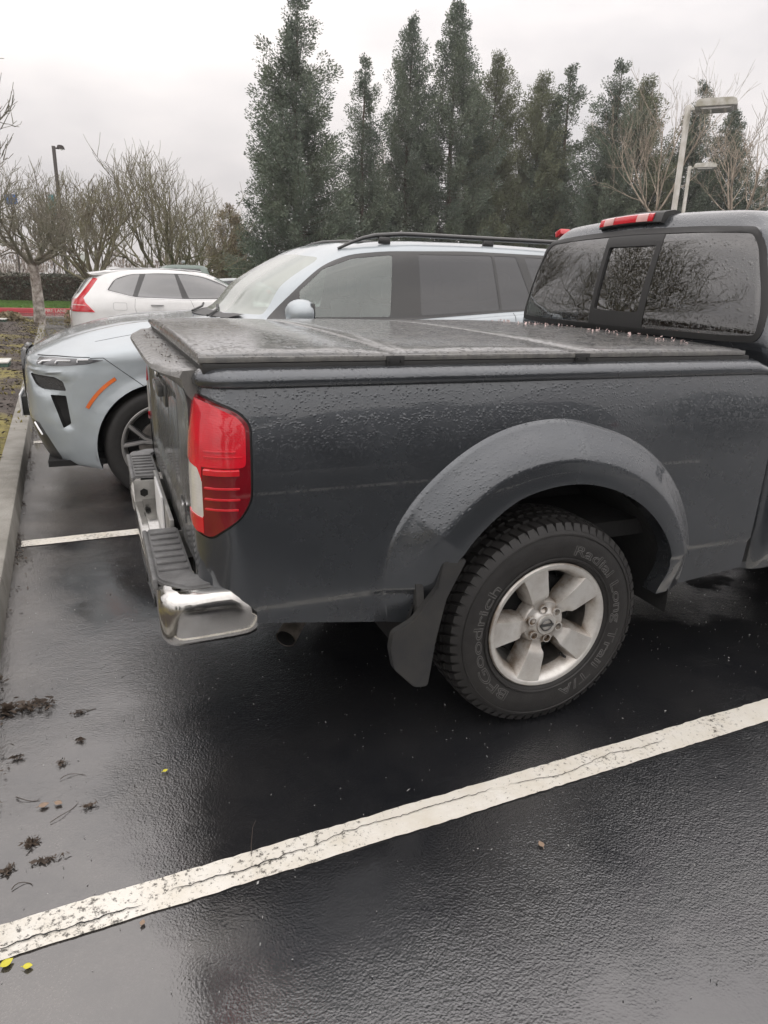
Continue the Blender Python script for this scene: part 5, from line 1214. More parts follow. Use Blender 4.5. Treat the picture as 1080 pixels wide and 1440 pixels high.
    for k in range(15):
        y = -.62+1.24*k/14; c = abs(y/.62)**3
        rows.append([t.verts.new(W(Vector((x, y, z-.03*c)))) for x, z in ((3.80, 1.585), (4.05, 1.575), (4.33-.06*c, 1.535), (4.34-.06*c, 1.525), (4.28-.06*c, 1.51), (4.05, 1.52), (3.85, 1.53))])
    for a, b in zip(rows, rows[1:]):
        for i in range(7): t.faces.new((a[i], a[(i+1) % 7], b[(i+1) % 7], b[i]))
    for e in (rows[0], rows[-1]): t.faces.new(e)
    bmesh.ops.recalc_face_normals(t, faces=t.faces[:]); fbm('spoiler', t, M['white_paint'], T, 45)
    t = bmesh.new(); prism(t, [(XF-3.62, 1.60), (XF-3.98, 1.58), (XF-3.96, 1.625), (XF-3.85, 1.645)], 'y', YCn-.03, YCn+.03, bev=.01); fbm('antenna', t, M['white_paint'], T, 45)
    for s in (-1, 1):
        t = bmesh.new(); tube(t, [W(Vector((2.35+1.6*k/14, s*.60, 1.585+.035*math.sin(PI*min(1, max(0, k/14)))**.6))) for k in range(15)], .013, 6); fbm('roof_rail', t, M['silver_trim'], T, 50)
        for xh in (3.20, 2.15): 
            t = bmesh.new(); a, b = W(Vector((xh-.11, s*.945, .985))), W(Vector((xh+.11, s*.985, 1.01))); box(t, [min(p, q) for p, q in zip(a, b)], [max(p, q) for p, q in zip(a, b)], bev=.01); fbm('door_handle', t, M['silver_trim'], T, 50)
        t = bmesh.new(); c = W(Vector((1.72, s*1.03, 1.12))); box(t, c-Vector((.09, .11, .07)), c+Vector((.09, .11, .08)), bev=.05, seg=3); fbm('door_mirror', t, M['white_paint'], T, 50)
    t = bmesh.new(); a, b = W(Vector((4.665, -.26, .72))), W(Vector((4.685, .26, .85))); box(t, [min(p, q) for p, q in zip(a, b)], [max(p, q) for p, q in zip(a, b)], bev=.004); fbm('number_plate', t, M['white_plastic'], T, 40)
    t = bmesh.new(); a, b = W(Vector((-.01, -.40, .5))), W(Vector((.10, .40, .85))); box(t, [min(p, q) for p, q in zip(a, b)], [max(p, q) for p, q in zip(a, b)], bev=.03); fbm('grille', t, M['black_plastic'], T, 40)
    for s in (-1, 1):
        t = bmesh.new(); c = W(Vector((.30, s*.74, .82))); box(t, c-Vector((.16, .12, .05)), c+Vector((.10, .12, .06)), bev=.03); fbm('headlight', t, M['lamp_glass'], T, 50)
    cabin(T, W, [(2.0, -.38), (2.0, .38), (2.85, -.38), (2.85, .38)], (1.75, 4.3, .72), .58)
    t = bmesh.new(); lo, hi = W(Vector((4.5, .80, .26))), W(Vector((.3, -.80, .30))); box(t, [min(p, q) for p, q in zip(lo, hi)], [max(p, q) for p, q in zip(lo, hi)]); fbm('underbody', t, M['liner'], T, 30)
    for hx in (HX, HR):
        for s in (1, -1):
            t = bmesh.new(); rows = []
            for k in range(21):
                a = R(-10+200*k/20); rows.append([t.verts.new(W(Vector((hx+.43*math.cos(a), s*w_, H+.43*math.sin(a))))) for w_ in (.93, .66)])
            for a, b in zip(rows, rows[1:]): t.faces.new((a[0], a[1], b[1], b[0]))
            fbm('wheel_arch_liner', t, M['liner'], T, 50)
            car_wheel(T, W(Vector((hx, s*.92, H))), .37, .25, .24, (5, 0), (M['alloy_bright'], M['alloy_dark'], M['rubber']), s)
    return T
mat('seam_grey', .25, .5); mat('silver_trim', (.45, .45, .45), .3, .8)
glassm('dark_pane', (.03, .033, .036), .12, (.05, .052, .056), .7)
glassm('rear_tint', (.15, .16, .17), .10, (.08, .10, .10), .5)

def simple_car(name, label, cat, org, L, WD, prof, roof, wins, paintm, wheels, extras=None, face=1):
    """cars in the back rows: side outline, cabin narrower than the body, glass, wheels. org: nose centre; face=+1 nose to +x"""
    T = thing(name, label, cat, (org[0]-face*L/2, org[1], 0)); W = lambda c: Vector((org[0]-face*c.x, org[1]+c.y, c.z))
    # prof: (X, z) outline of the body sides up to the belt; roof: (X, z) outline of the cabin
    bm = bmesh.new(); xs = [x for x, z in prof]
    sec = [(-1, .0), (-.995, .25), (-.985, .6), (-.94, .88), (-.80, .97), (-.4, 1.), (0, 1.005)]; n = 40; rows = []
    for i in range(n+1):
        x = L*i/n; zt = interp(prof, x); e = min(1, max(0, min(x, L-x)/.45)); k = .80+.20*math.sqrt(max(0, 1-(1-e)**2)); xx = x
        r = [(s*WD/2*k, .28+(zt-.28)*f) for s, f in sec]; r += [(-a, b) for a, b in r[-2::-1]]; rows.append([bm.verts.new((xx, a, b)) for a, b in r])
    for a, b in zip(rows, rows[1:]):
        for i in range(len(a)-1): bm.faces.new((a[i], a[i+1], b[i+1], b[i]))
    for e in (rows[0], rows[-1]): bm.faces.new(e)
    bmesh.ops.recalc_face_normals(bm, faces=bm.faces[:]); lay = bm.faces.layers.int.new('id')
    for hx, r in wheels: cookie(bm, circ_poly(hx, r, r+.05, 32), (0, 2), lambda c: abs(c.y) > .4, 99, lay)
    pieces(bm, (0,), 'body', paintm, T, W, smooth=40, minarea=.05); bm.free()
    bm = bmesh.new(); rows = []; x0, x1 = roof[0][0], roof[-1][0]; n = 40
    for i in range(n+1):
        x = x0+(x1-x0)*i/n; zt = interp(roof, x); zb = interp(prof, x)-.03; hh = max(.001, zt-zb); ins = .16*min(1, hh/.45)
        r = [(-WD/2+.07, zb), (-WD/2+.07+ins*.5, zb+hh*.5), (-WD/2+.07+ins*.95, zb+hh*.9), (-WD/2+.07+ins*1.35, zb+hh*.985), (-.3, zb+hh*1.02), (0, zb+hh*1.025)]; r += [(-a, b) for a, b in r[-2::-1]]
        rows.append([bm.verts.new((x, a, b)) for a, b in r])
    for a, b in zip(rows, rows[1:]):
        for i in range(len(a)-1): bm.faces.new((a[i], a[i+1], b[i+1], b[i]))
    bmesh.ops.recalc_face_normals(bm, faces=bm.faces[:]); lay = bm.faces.layers.int.new('id')
    for q in wins: cookie(bm, rpoly(q, .03), (0, 2), lambda c: abs(c.y) > WD/2-.32, 5, lay)
    zt = max(z for x, z in roof); zb = interp(prof, x0)
    cookie(bm, [(-WD/2+.24, zb+.06), (WD/2-.24, zb+.06), (WD/2-.34, zt-.09), (-WD/2+.34, zt-.09)], (1, 2), lambda c: c.z < zt-.05, 6, lay, only=(0,))
    pieces(bm, (0,), 'cabin', paintm, T, W, smooth=35, minarea=.02); pieces(bm, (5,), 'side_window', M['privacy_suv'], T, W); pieces(bm, (6,), 'windshield', M['rear_tint'], T, W); bm.free()
    for hx, r in wheels:
        for s in (1, -1):
            c = bmesh.new(); c.free(); sg = s*(1) 
            car_wheel(T, W(Vector((hx, -s*(WD/2-.03), r))), r, r*.62, .22, (6, 0), (M['alloy_bright'], M['alloy_dark'], M['rubber']), s)
    for s in (-1, 1):
        for xx, mi in ((.06, 0), (L-.06, 1)):
            t = bmesh.new(); c = W(Vector((xx, s*(WD/2-.26), interp(prof, xx)-.16))); box(t, c-Vector((.08, .12, .07)), c+Vector((.08, .12, .07)), bev=.02)
            fbm('tail_light' if mi else 'headlight', t, M['red_lens_plain'] if mi else M['lamp_glass'], T, 40)
    if extras: extras(T, W)
    return T
def back_row():
    def pick(T, W):
        for y in (-.8, .8): t = bmesh.new(); tube(t, [W(Vector((3.9, y, 1.15))), W(Vector((5.6, y, 1.15)))], .02, 6); fbm('bed_rail', t, M['black_plastic'], T, 40)
        t = bmesh.new(); c = W(Vector((3.0, 0, 1.95))); box(t, c-Vector((.06, .08, .02)), c+Vector((.06, .08, .06)), bev=.02); fbm('antenna', t, M['silver_paint'], T, 40)
    simple_car('pickup_truck', 'dull green pickup whose cab rises behind the white SUV', 'pickup truck', (-1.35, 24.4), 5.8, 1.95,
        [(0, .95), (.2, 1.06), (1.5, 1.14), (1.9, 1.22), (3.8, 1.24), (5.7, 1.22), (5.8, 1.20)], [(1.55, 1.24), (1.9, 1.50), (2.25, 1.78), (2.6, 1.86), (3.4, 1.87), (3.66, 1.83), (3.82, 1.4), (3.86, 1.24)],
        [[(2.0, 1.32), (2.40, 1.72), (2.72, 1.75), (2.72, 1.30)], [(2.82, 1.30), (2.82, 1.75), (3.45, 1.75), (3.60, 1.32)]], M['green_paint'], ((1.0, .40), (4.7, .40)), pick, face=-1)
    simple_car('car', 'silver car mostly hidden, right behind the green pickup cab', 'car', (1.2, 27.6), 4.6, 1.8,
        [(0, .70), (.2, .80), (1.3, .97), (3.7, 1.02), (4.5, 1.0), (4.6, .9)], [(1.2, 1.0), (1.7, 1.28), (2.1, 1.44), (2.8, 1.48), (3.5, 1.42), (4.1, 1.15), (4.25, 1.02)],
        [[(1.6, 1.05), (2.0, 1.34), (2.6, 1.40), (2.6, 1.05)], [(2.7, 1.05), (2.7, 1.40), (3.3, 1.36), (3.75, 1.08)]], M['silver_paint'], ((.9, .33), (3.65, .33)), face=-1)
    simple_car('van', 'dark van added out of view behind the camera, to be mirrored in the side of the pickup', 'van', (-1.6, -4.75), 5.1, 1.95,  # unseen helper: darkens the pickup side by blocking sky and reflecting in it
        [(0, .80), (.2, .92), (1.1, 1.10), (1.6, 1.16), (5.0, 1.16), (5.1, 1.1)], [(.9, 1.12), (1.5, 1.45), (2.0, 1.74), (2.5, 1.82), (4.6, 1.80), (4.95, 1.6), (5.05, 1.17)],
        [[(1.5, 1.22), (2.05, 1.66), (2.5, 1.70), (2.5, 1.20)], [(2.62, 1.20), (2.62, 1.70), (3.6, 1.70), (3.6, 1.20)], [(3.72, 1.20), (3.72, 1.70), (4.55, 1.68), (4.8, 1.22)]], M['dark_car_paint'], ((.95, .36), (4.0, .36)), face=-1)
# ============================================================ vegetation
def quads_mesh(name, C, A, B, mt, parent=None, tri=False):
    """leaf-sized faces: centres C, half axes A and B (n,3 arrays)"""
    n = len(C)
    if tri: V = np.stack([C-A, C+A*.2+B, C+A*.2-B], 1).reshape(-1, 3); k = 3
    else: V = np.stack([C-A, C-B, C+A, C+B], 1).reshape(-1, 3); k = 4
    me = bpy.data.meshes.new(name); me.vertices.add(n*k); me.vertices.foreach_set('co', V.astype(np.float32).ravel())
    me.loops.add(n*k); me.loops.foreach_set('vertex_index', np.arange(n*k, dtype=np.int32)); me.polygons.add(n); me.polygons.foreach_set('loop_start', np.arange(0, n*k, k, dtype=np.int32)); me.polygons.foreach_set('loop_total', np.full(n, k, dtype=np.int32))
    me.update(calc_edges=True); me.validate(); return link(name, me, mt, parent, None)
def tubes_mesh(name, lines, mt, parent=None, sides=4):
    """lines: list of (points (m,3), radii (m,))"""
    V = []; F = []; base = 0; ang = np.arange(sides)*2*np.pi/sides
    for P, r in lines:
        P = np.asarray(P, float); m_ = len(P); d = np.gradient(P, axis=0); d /= np.linalg.norm(d, axis=1)[:, None]+1e-9
        ref = np.array([1., 0, 0]) if abs(d[0, 0]) < .8 else np.array([0, 1., 0]); a = np.cross(d, ref); a /= np.linalg.norm(a, axis=1)[:, None]+1e-9; b = np.cross(d, a)
        ring = P[:, None, :]+(a[:, None, :]*np.cos(ang)[None, :, None]+b[:, None, :]*np.sin(ang)[None, :, None])*np.asarray(r)[:, None, None]; V.append(ring.reshape(-1, 3))
        i = np.arange(m_-1)[:, None]*sides; j = np.arange(sides)[None, :]; jn = (j+1) % sides
        F.append(np.stack([i+j, i+jn, i+sides+jn, i+sides+j], -1).reshape(-1, 4)+base); base += m_*sides
    V = np.concatenate(V); F = np.concatenate(F); n = len(F); me = bpy.data.meshes.new(name); me.vertices.add(len(V)); me.vertices.foreach_set('co', V.astype(np.float32).ravel())
    me.loops.add(n*4); me.loops.foreach_set('vertex_index', F.astype(np.int32).ravel()); me.polygons.add(n); me.polygons.foreach_set('loop_start', np.arange(0, n*4, 4, dtype=np.int32)); me.polygons.foreach_set('loop_total', np.full(n, 4, dtype=np.int32))
    me.update(calc_edges=True); me.validate(); return link(name, me, mt, parent, 180)
def conifer(seed, h, rmax, nb=150, prof=((0, .75), (.12, 1.), (.5, .82), (.75, .52), (.9, .26), (1, .05)), mt='needles', dens=1., name='conifer_tree', lean=.0, size=1.):
    """returns an Empty with crown and trunk, standing at the origin"""
    r = np.random.RandomState(seed); T = thing(name, 'conifer', 'tree', (0, 0, 0))
    lines = [(np.array([[lean*t*h*.05+.08*math.sin(t*7+seed), .08*math.cos(t*6), t*h*.97] for t in np.linspace(0, 1, 9)]), np.array([.24*(1-t)**.9*h/15+.02 for t in np.linspace(0, 1, 9)]))]
    C = []; A = []; B = []
    leaders = [(0., 0., 1.)]
    if r.rand() < .35: leaders.append((.35*rmax*r.randn()*.6, .35*rmax*r.randn()*.6, .86+.06*r.rand()))
    for k in range(nb):
        t = ((k+r.rand())/nb)**1.15*.97+.02; az = k*2.39996+r.randn()*.5
        lx, ly, lt = leaders[r.randint(len(leaders))] if t > .45 else leaders[0]
        t2 = min(t/lt, 1.); 
        L = rmax*pchip([p[0] for p in prof], [p[1] for p in prof], t2)*(.72+.5*r.rand())*(1+.18*math.sin(az*2+seed+t*5))
        z0 = t*lt*h; up = .35+.5*t2; dx, dy = math.cos(az), math.sin(az); w_ = min(1, t/.5)
        P = np.array([[lx*w_+dx*L*s, ly*w_+dy*L*s, z0+up*L*s*s*.8-.12*L*s] for s in np.linspace(0, 1, 5)])
        lines.append((P, np.array([.045*(1-s*.85)*(1.15-t) for s in np.linspace(0, 1, 5)])))
        nc = max(2, int(L*4.2))
        for c in range(nc):
            s = .28+.75*(c+r.rand())/nc; p = np.array([lx*w_+dx*L*s, ly*w_+dy*L*s, z0+up*L*s*s*.8-.12*L*s])
            if r.rand() < .13: continue
            n = int(78*dens*(.6+.8*r.rand())); sp = (.16+.13*r.rand())*(.6+.5*min(1, L))*size
            q = r.randn(n, 3); q *= np.minimum(1, 1.45/(np.linalg.norm(q, axis=1)[:, None]+1e-6)); q = q*np.array([sp, sp, sp*.8])*1.15; cc = p+q
            d = q+np.array([dx, dy, .55])*sp*1.1; d /= np.linalg.norm(d, axis=1)[:, None]; e = np.cross(d, r.randn(n, 3)); e /= np.linalg.norm(e, axis=1)[:, None]+1e-9
            ln = (.035+.052*r.rand(n, 1))*size; C.append(cc); A.append(d*ln); B.append(e*ln*.42)
    C, A, B = map(np.concatenate, (C, A, B)); quads_mesh('crown', C, A, B, M[mt], T); tubes_mesh('trunk', lines, M['bark_conifer'], T, 5)
    return T
def place_copy(src, loc, rz=0., sc_=(1, 1, 1), label=None, group=None, first=False, kind=None):
    o = src
    if not first:
        o = src.copy(); COL.objects.link(o)
        for ch in src.children:
            c = ch.copy(); COL.objects.link(c); c.parent = o
    o.location = loc; o.rotation_euler = (0, 0, rz); o.scale = sc_
    if label: o['label'] = label
    if group: o['group'] = group
    return o
def bare_tree(seed, h, spread, trunk_h=1.2, limbs=7, levels=4, shoot_up=.7, thick=.12, twig=.010, kids=(6, 7, 6), name='bare_tree', mt='bark', tip=None, curve=.25):
    r = np.random.RandomState(seed); T = thing(name, 'bare tree', 'tree', (0, 0, 0)); lines = []; tl = []
    tl.append((np.array([[.03*math.sin(3*t), .03*math.cos(4*t), t*trunk_h] for t in np.linspace(0, 1, 5)]), np.array([thick*(1.35-.35*t) for t in np.linspace(0, 1, 5)])))
    def grow(p, d, L, rad, lev):
        m_ = 5 if lev > 1 else 7; P = [p]; q = p.copy(); dd = d.copy()
        for i in range(m_-1):
            dd = dd+r.randn(3)*curve*.35+np.array([0, 0, shoot_up*.16]); dd /= np.linalg.norm(dd); q = q+dd*L/(m_-1); P.append(q.copy())
        P = np.array(P); rr = rad*(1-.72*np.linspace(0, 1, m_)); rr = np.maximum(rr, twig*.55); lines.append((P, rr))
        if lev >= levels: return
        n = kids[min(lev-1, len(kids)-1)]
        for i in range(n):
            s = .25+.75*(i+r.rand())/n; j = min(int(s*(m_-1)), m_-2); f = s*(m_-1)-j; b = P[j]*(1-f)+P[j+1]*f
            ax = P[j+1]-P[j]; ax /= np.linalg.norm(ax); side = np.cross(ax, r.randn(3)); side /= np.linalg.norm(side)+1e-9
            nd_ = ax*(.55+.3*r.rand())+side*(.55+.35*r.rand())+np.array([0, 0, shoot_up*(.35+.3*r.rand())]); nd_ /= np.linalg.norm(nd_)
            grow(b, nd_, L*(.48+.25*r.rand())*(1.15-.35*s), max(rad*(.42-.1*s), twig), lev+1)
    top = np.array([0, 0, trunk_h*.97])
    for k in range(limbs):
        a = 2*PI*(k+.5*r.rand())/limbs; el = .25+.75*r.rand() if k else 1.2; d = np.array([math.cos(a)*math.cos(el), math.sin(a)*math.cos(el), math.sin(el)])
        L = (spread*math.cos(el)+ (h-trunk_h)*math.sin(el))*.62; grow(top+np.array([0, 0, -.25*trunk_h*r.rand()*.6]), d, L, thick*.55, 1)
    # fit into the wanted height and spread
    allp = np.concatenate([l[0] for l in lines]); zx = np.percentile(allp[:, 2], 99.8); sx = np.percentile(np.hypot(allp[:, 0], allp[:, 1]), 99.5)
    for P, rr in lines:
        P[:, 2] = trunk_h+(P[:, 2]-trunk_h)*(h-trunk_h)/(zx-trunk_h) if zx > trunk_h else P[:, 2]; P[:, :2] *= spread/sx
    tubes_mesh('branches', lines, M[mt], T, 4); tubes_mesh('trunk', tl, M[tip or mt], T, 12); return T
def leaf_cloud(seed, n, lo, hi, size, shape=None):
    r = np.random.RandomState(seed); lo, hi = np.array(lo), np.array(hi); C = lo+(hi-lo)*r.rand(n, 3)
    if shape: C = C[[shape(*c) for c in C]]; n = len(C)
    A = r.randn(n, 3); A /= np.linalg.norm(A, axis=1)[:, None]; B = np.cross(A, r.randn(n, 3)); B /= np.linalg.norm(B, axis=1)[:, None]; s = size*(.6+.8*r.rand(n, 1)); return C, A*s, B*s*.6
def vegetation():
    GR = 'tall evergreens in a row behind the car park'
    v = [conifer(11, 15.2, 3.3, 250), conifer(12, 14., 2.6, 200, mt='needles'), conifer(13, 15.5, 3.0, 240, prof=((0, .8), (.1, 1.), (.45, .9), (.7, .62), (.88, .3), (1, .05)), mt='needles'), conifer(14, 14., 3.3, 240, prof=((0, .9), (.2, 1.), (.5, .85), (.8, .5), (1, .08)), mt='needles_warm')]
    spots = [(0, 9.53, 38.74, 15.4, 3.0, 'tallest evergreen tree, standing alone at the left end of the evergreen row'),
     (1, 14.27, 41.43, 13.6, 1.75, 'slim short evergreen between the tallest one and the next, sky showing through its lower branches'),
     (2, 17.5, 42.31, 16.3, 1.95, 'third evergreen from the left of the row, narrow with a pointed top'),
     (2, 19.9, 41.2, 17.1, 2.35, 'fourth evergreen from the left of the row, with a forked leading shoot'),
     (3, 23.03, 41.82, 14.9, 2.3, 'fifth evergreen from the left of the row, brownish green top'),
     (3, 25.49, 40.34, 13.8, 2.2, 'sixth evergreen from the left, left half of a close pair'),
     (1, 26.87, 39.43, 14.2, 2.2, 'seventh evergreen from the left, right half of a close pair'),
     (0, 27.94, 36.18, 14., 2.3, 'dark evergreen just left of the pale bare tree, the taller of two'),
     (3, 30.42, 36.76, 13.4, 2.3, 'warm green evergreen right behind the pale bare tree'),
     (0, 32.74, 34.73, 13.1, 2.2, 'evergreen directly behind the big white lamp head'),
     (2, 34.13, 33.38, 11.5, 1.9, 'evergreen just right of the lamp posts, lower than its neighbour'),
     (1, 39.0, 34.6, 8.9, 1.8, 'small evergreen at the right edge of the photo above the pickup roof')]
    used = set(); base = [(15.2, 3.0), (14., 2.2), (15.5, 2.6), (14., 2.9)]; rr = random.Random(5)
    for i, x, y, h, rad, lab in spots:
        kx = rad/base[i][1]; place_copy(v[i], (x, y, 0), rr.uniform(0, 6.3), (kx, kx, h/base[i][0]), lab, GR, first=i not in used); used.add(i)
    # undergrowth at their feet
    C, A, B = leaf_cloud(31, 52000, (14, 32, 0), (34, 43, 4.6), .13, lambda x, y, z: abs((y-(46.2-.36*x)))<1.6 and z < 2.2+1.4*mnoise.noise((x*.45, y*.3, 2.))+.9*mnoise.noise((x*1.3, y, 4.)))
    tag(quads_mesh('undergrowth', C, A, B, M['bush_leaf']), kind='stuff')
    # brown conical tree with its dead leaves, left of the evergreens
    t = conifer(21, 5.8, 1.35, 120, prof=((0, .7), (.2, 1.), (.6, .85), (.85, .5), (1, .1)), mt='brown_leaf', name='brown_tree', size=.8); place_copy(t, (7.01, 45.44, 0), 0, (1.15, 1.15, 1.), 'brown leaved conical tree left of the tallest evergreen', first=True)
    # bare trees
    b1 = bare_tree(41, 7.3, 4.6, 1.1, 11, 4, .6, .20, .013, (6, 5, 4), mt='bark_moss', curve=.3); place_copy(b1, (2.2, 36., 0), .4, (1, 1, 1), 'wide bare tree with mossy limbs fanning up from a short trunk behind the white SUV', first=True)
    b2 = bare_tree(42, 3.95, 2.35, 1.75, 10, 4, .55, .115, .007, (6, 6, 4), mt='bark', tip='bark_lichen', curve=.5); place_copy(b2, (-2.75, 20.4, .1), 0, (1, 1, 1), 'low bare tree with a pale lichened trunk standing left of the white SUV', first=True)
    b3 = bare_tree(43, 7.2, 4.1, 1.6, 10, 4, .45, .16, .009, (7, 6, 4), mt='bark', curve=.5); place_copy(bare_tree(47, 6.9, 2.35, 2.0, 10, 4, .6, .13, .009, (7, 6, 4), mt='bark', curve=.5), (-4.45, 15.2, .1), 0, (1, 1, 1), 'large bare tree reaching into the left edge of the photo above the others', first=True)
    b4 = bare_tree(44, 5.6, 3.8, 1.2, 11, 4, .9, .15, .010, (7, 5, 4), mt='bark_moss'); place_copy(b4, (-1.2, 31.5, 0), 0, (1, 1, 1), 'bare tree with many upright shoots behind the brown lamp post', first=True)
    b5 = bare_tree(45, 11.6, 3.6, 5.2, 6, 4, .55, .12, .009, (5, 4, 3), mt='bark_pale'); place_copy(b5, (24.88, 28.35, 0), 0, (1, 1, 1), 'tall pale barked bare tree in front of the evergreens, left of the lamp posts', first=True)
    b6 = bare_tree(46, 13., 1.5, 4., 7, 3, 1., .08, .012, (7, 6), mt='bark_pale'); place_copy(b6, (17.8, 45.8, 0), 0, (1, 1, 1), 'thin bare tree in the gap between the second and third evergreens', first=True)
    place_copy(b5, (31.5, 29.5, 0), 2.1, (1.2, 1.2, .93), 'bare tree with thin upright twigs right of the white lamp head')
    place_copy(b1, (5.6, 47., 0), 2., (.8, .8, .85), 'pale grey bare tree far back, left of the brown conical tree'); place_copy(b4, (-6.5, 33., 0), 1., (1., 1., 1.05), 'bare tree behind the low tree at the far left edge')
    place_copy(b3, (-6.6, 9.8, .1), 2.4, (1., 1., .95), 'large bare tree mirrored in the left pane of the pickup rear window', None, first=True); place_copy(b3, (-10.5, 14.5, .1), 4.4, (1., 1., 1.1), 'bare tree farther back, mirrored in the pickup rear window', None)
    for i, (x, y, sx) in enumerate(((-16, -26, 1.), (-8, -29, 1.1), (-1, -25, .9), (5, -28, 1.), (12, -26, 1.1), (19, -28, .95), (27, -25, 1.))):
        place_copy(v[i % 4], (x, y, 0), i*1.3, (1.0*sx, 1.0*sx, .36*sx), 'evergreen added out of view behind the camera, to be mirrored darkly in the pickup side, number %s from its left' % ('one', 'two', 'three', 'four', 'five', 'six', 'seven')[i], 'evergreens added out of view behind the camera')  # added unseen row, kept low, to reflect darkly in the pickup side
    # far thicket of brown undergrowth and bushes along the road
    C, A, B = leaf_cloud(51, 30000, (-14, 50, 0), (14, 56, 5.5), .16, lambda x, y, z: z < 2.6+1.8*mnoise.noise((x*.35, y*.2, 9.))+.8*mnoise.noise((x*1.2, y*.2, 3.)))
    r = np.random.RandomState(4); A = A*.3+np.array([0, 0, 1])*.22*r.rand(len(A), 1); tag(quads_mesh('far_thicket', C, A, B*.5, M['thicket']), kind='stuff')
    # clipped hedge beyond the grass
    C, A, B = leaf_cloud(52, 42000, (-12, 36.2, 0), (2.6, 37.8, 1.62), .055, lambda x, y, z: z < 1.45+.10*mnoise.noise((x*2, y*2, 0)) and (y < 36.5+.12*mnoise.noise((x*3, z*3, 1.)) or z > 1.25))
    hg = thing('hedge', 'clipped dark hedge beyond the grass strip at the left', 'hedge', (-4.7, 37, 0)); quads_mesh('leaves', C, A, B, M['hedge_leaf'], hg)
    bm = bmesh.new(); box(bm, (-12, 36.45, 0), (2.5, 37.7, 1.3)); fbm('hedge_core', bm, M['bark_conifer'], hg, 30)
    C, A, B = leaf_cloud(55, 16000, (-12.2, 3, 0), (-10.6, 28, 2.0), .07, lambda x, y, z: z < 1.75+.12*mnoise.noise((x*2, y*2, 0)) and (x > -10.9 or z > 1.5))
    h2 = thing('hedge', 'dark hedge left of the frame, the dark strip low in the pickup rear window', 'hedge', (-11.4, 15.5, 0)); quads_mesh('leaves', C, A, B, M['hedge_leaf'], h2)
    bm = bmesh.new(); box(bm, (-12.1, 3, 0), (-10.9, 28, 1.6)); fbm('hedge_core', bm, M['bark_conifer'], h2, 30)
    # grass strip with blades, red kerb
    bm = bmesh.new(); vs = [bm.verts.new(p) for p in ((-30, 29.85, .14), (8, 29.85, .14), (8, 50, .2), (-30, 50, .2))]; bm.faces.new(vs); tag(fbm('grass_verge', bm, M['grass'], None, None), kind='structure')
    n = 26000; C = np.stack([-9+11*r.rand(n), 29.9+6.4*r.rand(n), .18+0*r.rand(n)], 1); A = np.stack([.02*r.randn(n), .02*r.randn(n), .05+.03*r.rand(n)], 1); B = np.stack([.03*r.randn(n), .012*r.randn(n), 0*r.rand(n)], 1); tag(quads_mesh('grass', C, A, B, M['grass_blade']), kind='stuff')
    bm = bmesh.new(); box(bm, (-30, 29.6, -.02), (8, 29.84, .17), bev=.02); tag(fbm('red_kerb', bm, M['red_curb'], None, 40), kind='structure')
    bm = bmesh.new(); vs = [bm.verts.new(p) for p in ((-30, 29.15, .004), (8, 29.15, .004), (8, 29.6, .004), (-30, 29.6, .004))]; bm.faces.new(vs); tag(fbm('red_gutter_line', bm, M['red_road_paint'], None, None), kind='structure')
    me = text_mesh('FIRE LANE', .17, 0, bold=.004); me.transform(Matrix.Translation((-3.1, 29.594, .025)) @ Matrix.Rotation(PI/2, 4, 'X')); o = link('kerb_lettering', me, M['line_paint'], None, 30); tag(o, kind='structure')
    # far side edging of the planting bed, low mossy clumps
    bm = bmesh.new(); box(bm, (-14, 24.4, -.02), (-1.9, 24.55, .13), bev=.015); tag(fbm('bed_edging', bm, M['concrete'], None, 40), kind='structure')
    C, A, B = leaf_cloud(61, 26000, (-7.5, 5.2, .10), (-1.98, 22.5, .34), .018, lambda x, y, z: mnoise.noise((x*.9, y*.55, 0)) > .05 and z < .2+.05*mnoise.noise((x*3, y*3, 3.))); A[:, 2] = abs(A[:, 2])+.01
    C[:, 2] = .125+.09*np.minimum(1, (-1.965-C[:, 0])/1.5)+.02*r.rand(len(C)); tag(quads_mesh('moss_tufts', C, A, B, M['moss_tuft']), kind='stuff')
    for k, (x, y, s) in enumerate(((-1.6, 22.6, .62), (-4.5, 22.8, .55), (-3.6, 21.8, .4))):
        C, A, B = leaf_cloud(70+k, 2600, (x-s, y-s, .05), (x+s, y+s, s*1.0), .045, lambda X, Y, Z: ((X-x)/s)**2+((Y-y)/s)**2+((Z-.1)/(s*.85))**2 < 1)
        tag(quads_mesh('low_shrub', C, A, B, M['brown_leaf']), ('brown grassy shrub just left of the white SUV bumper', 'brown low shrub at the far left behind the pale boards', 'small brown shrub left of the pale tree trunk')[k], 'shrub')
    # bark bits and dead leaves over the bed soil near the kerb
    n = 5200; u = -1.99-2.6*r.rand(n)**1.5; y = -3+24*r.rand(n); x = u*math.cos(LOT)-y*math.sin(LOT); C = np.stack([x, y, .128+.09*np.minimum(1, (-1.965-x)/1.5)+.015*r.rand(n)], 1); A = r.randn(n, 3)*np.array([.02, .02, .006]); B = r.randn(n, 3)*np.array([.012, .012, .006])
    tag(quads_mesh('bark_mulch', C, A, B, M['mulch']), kind='stuff')
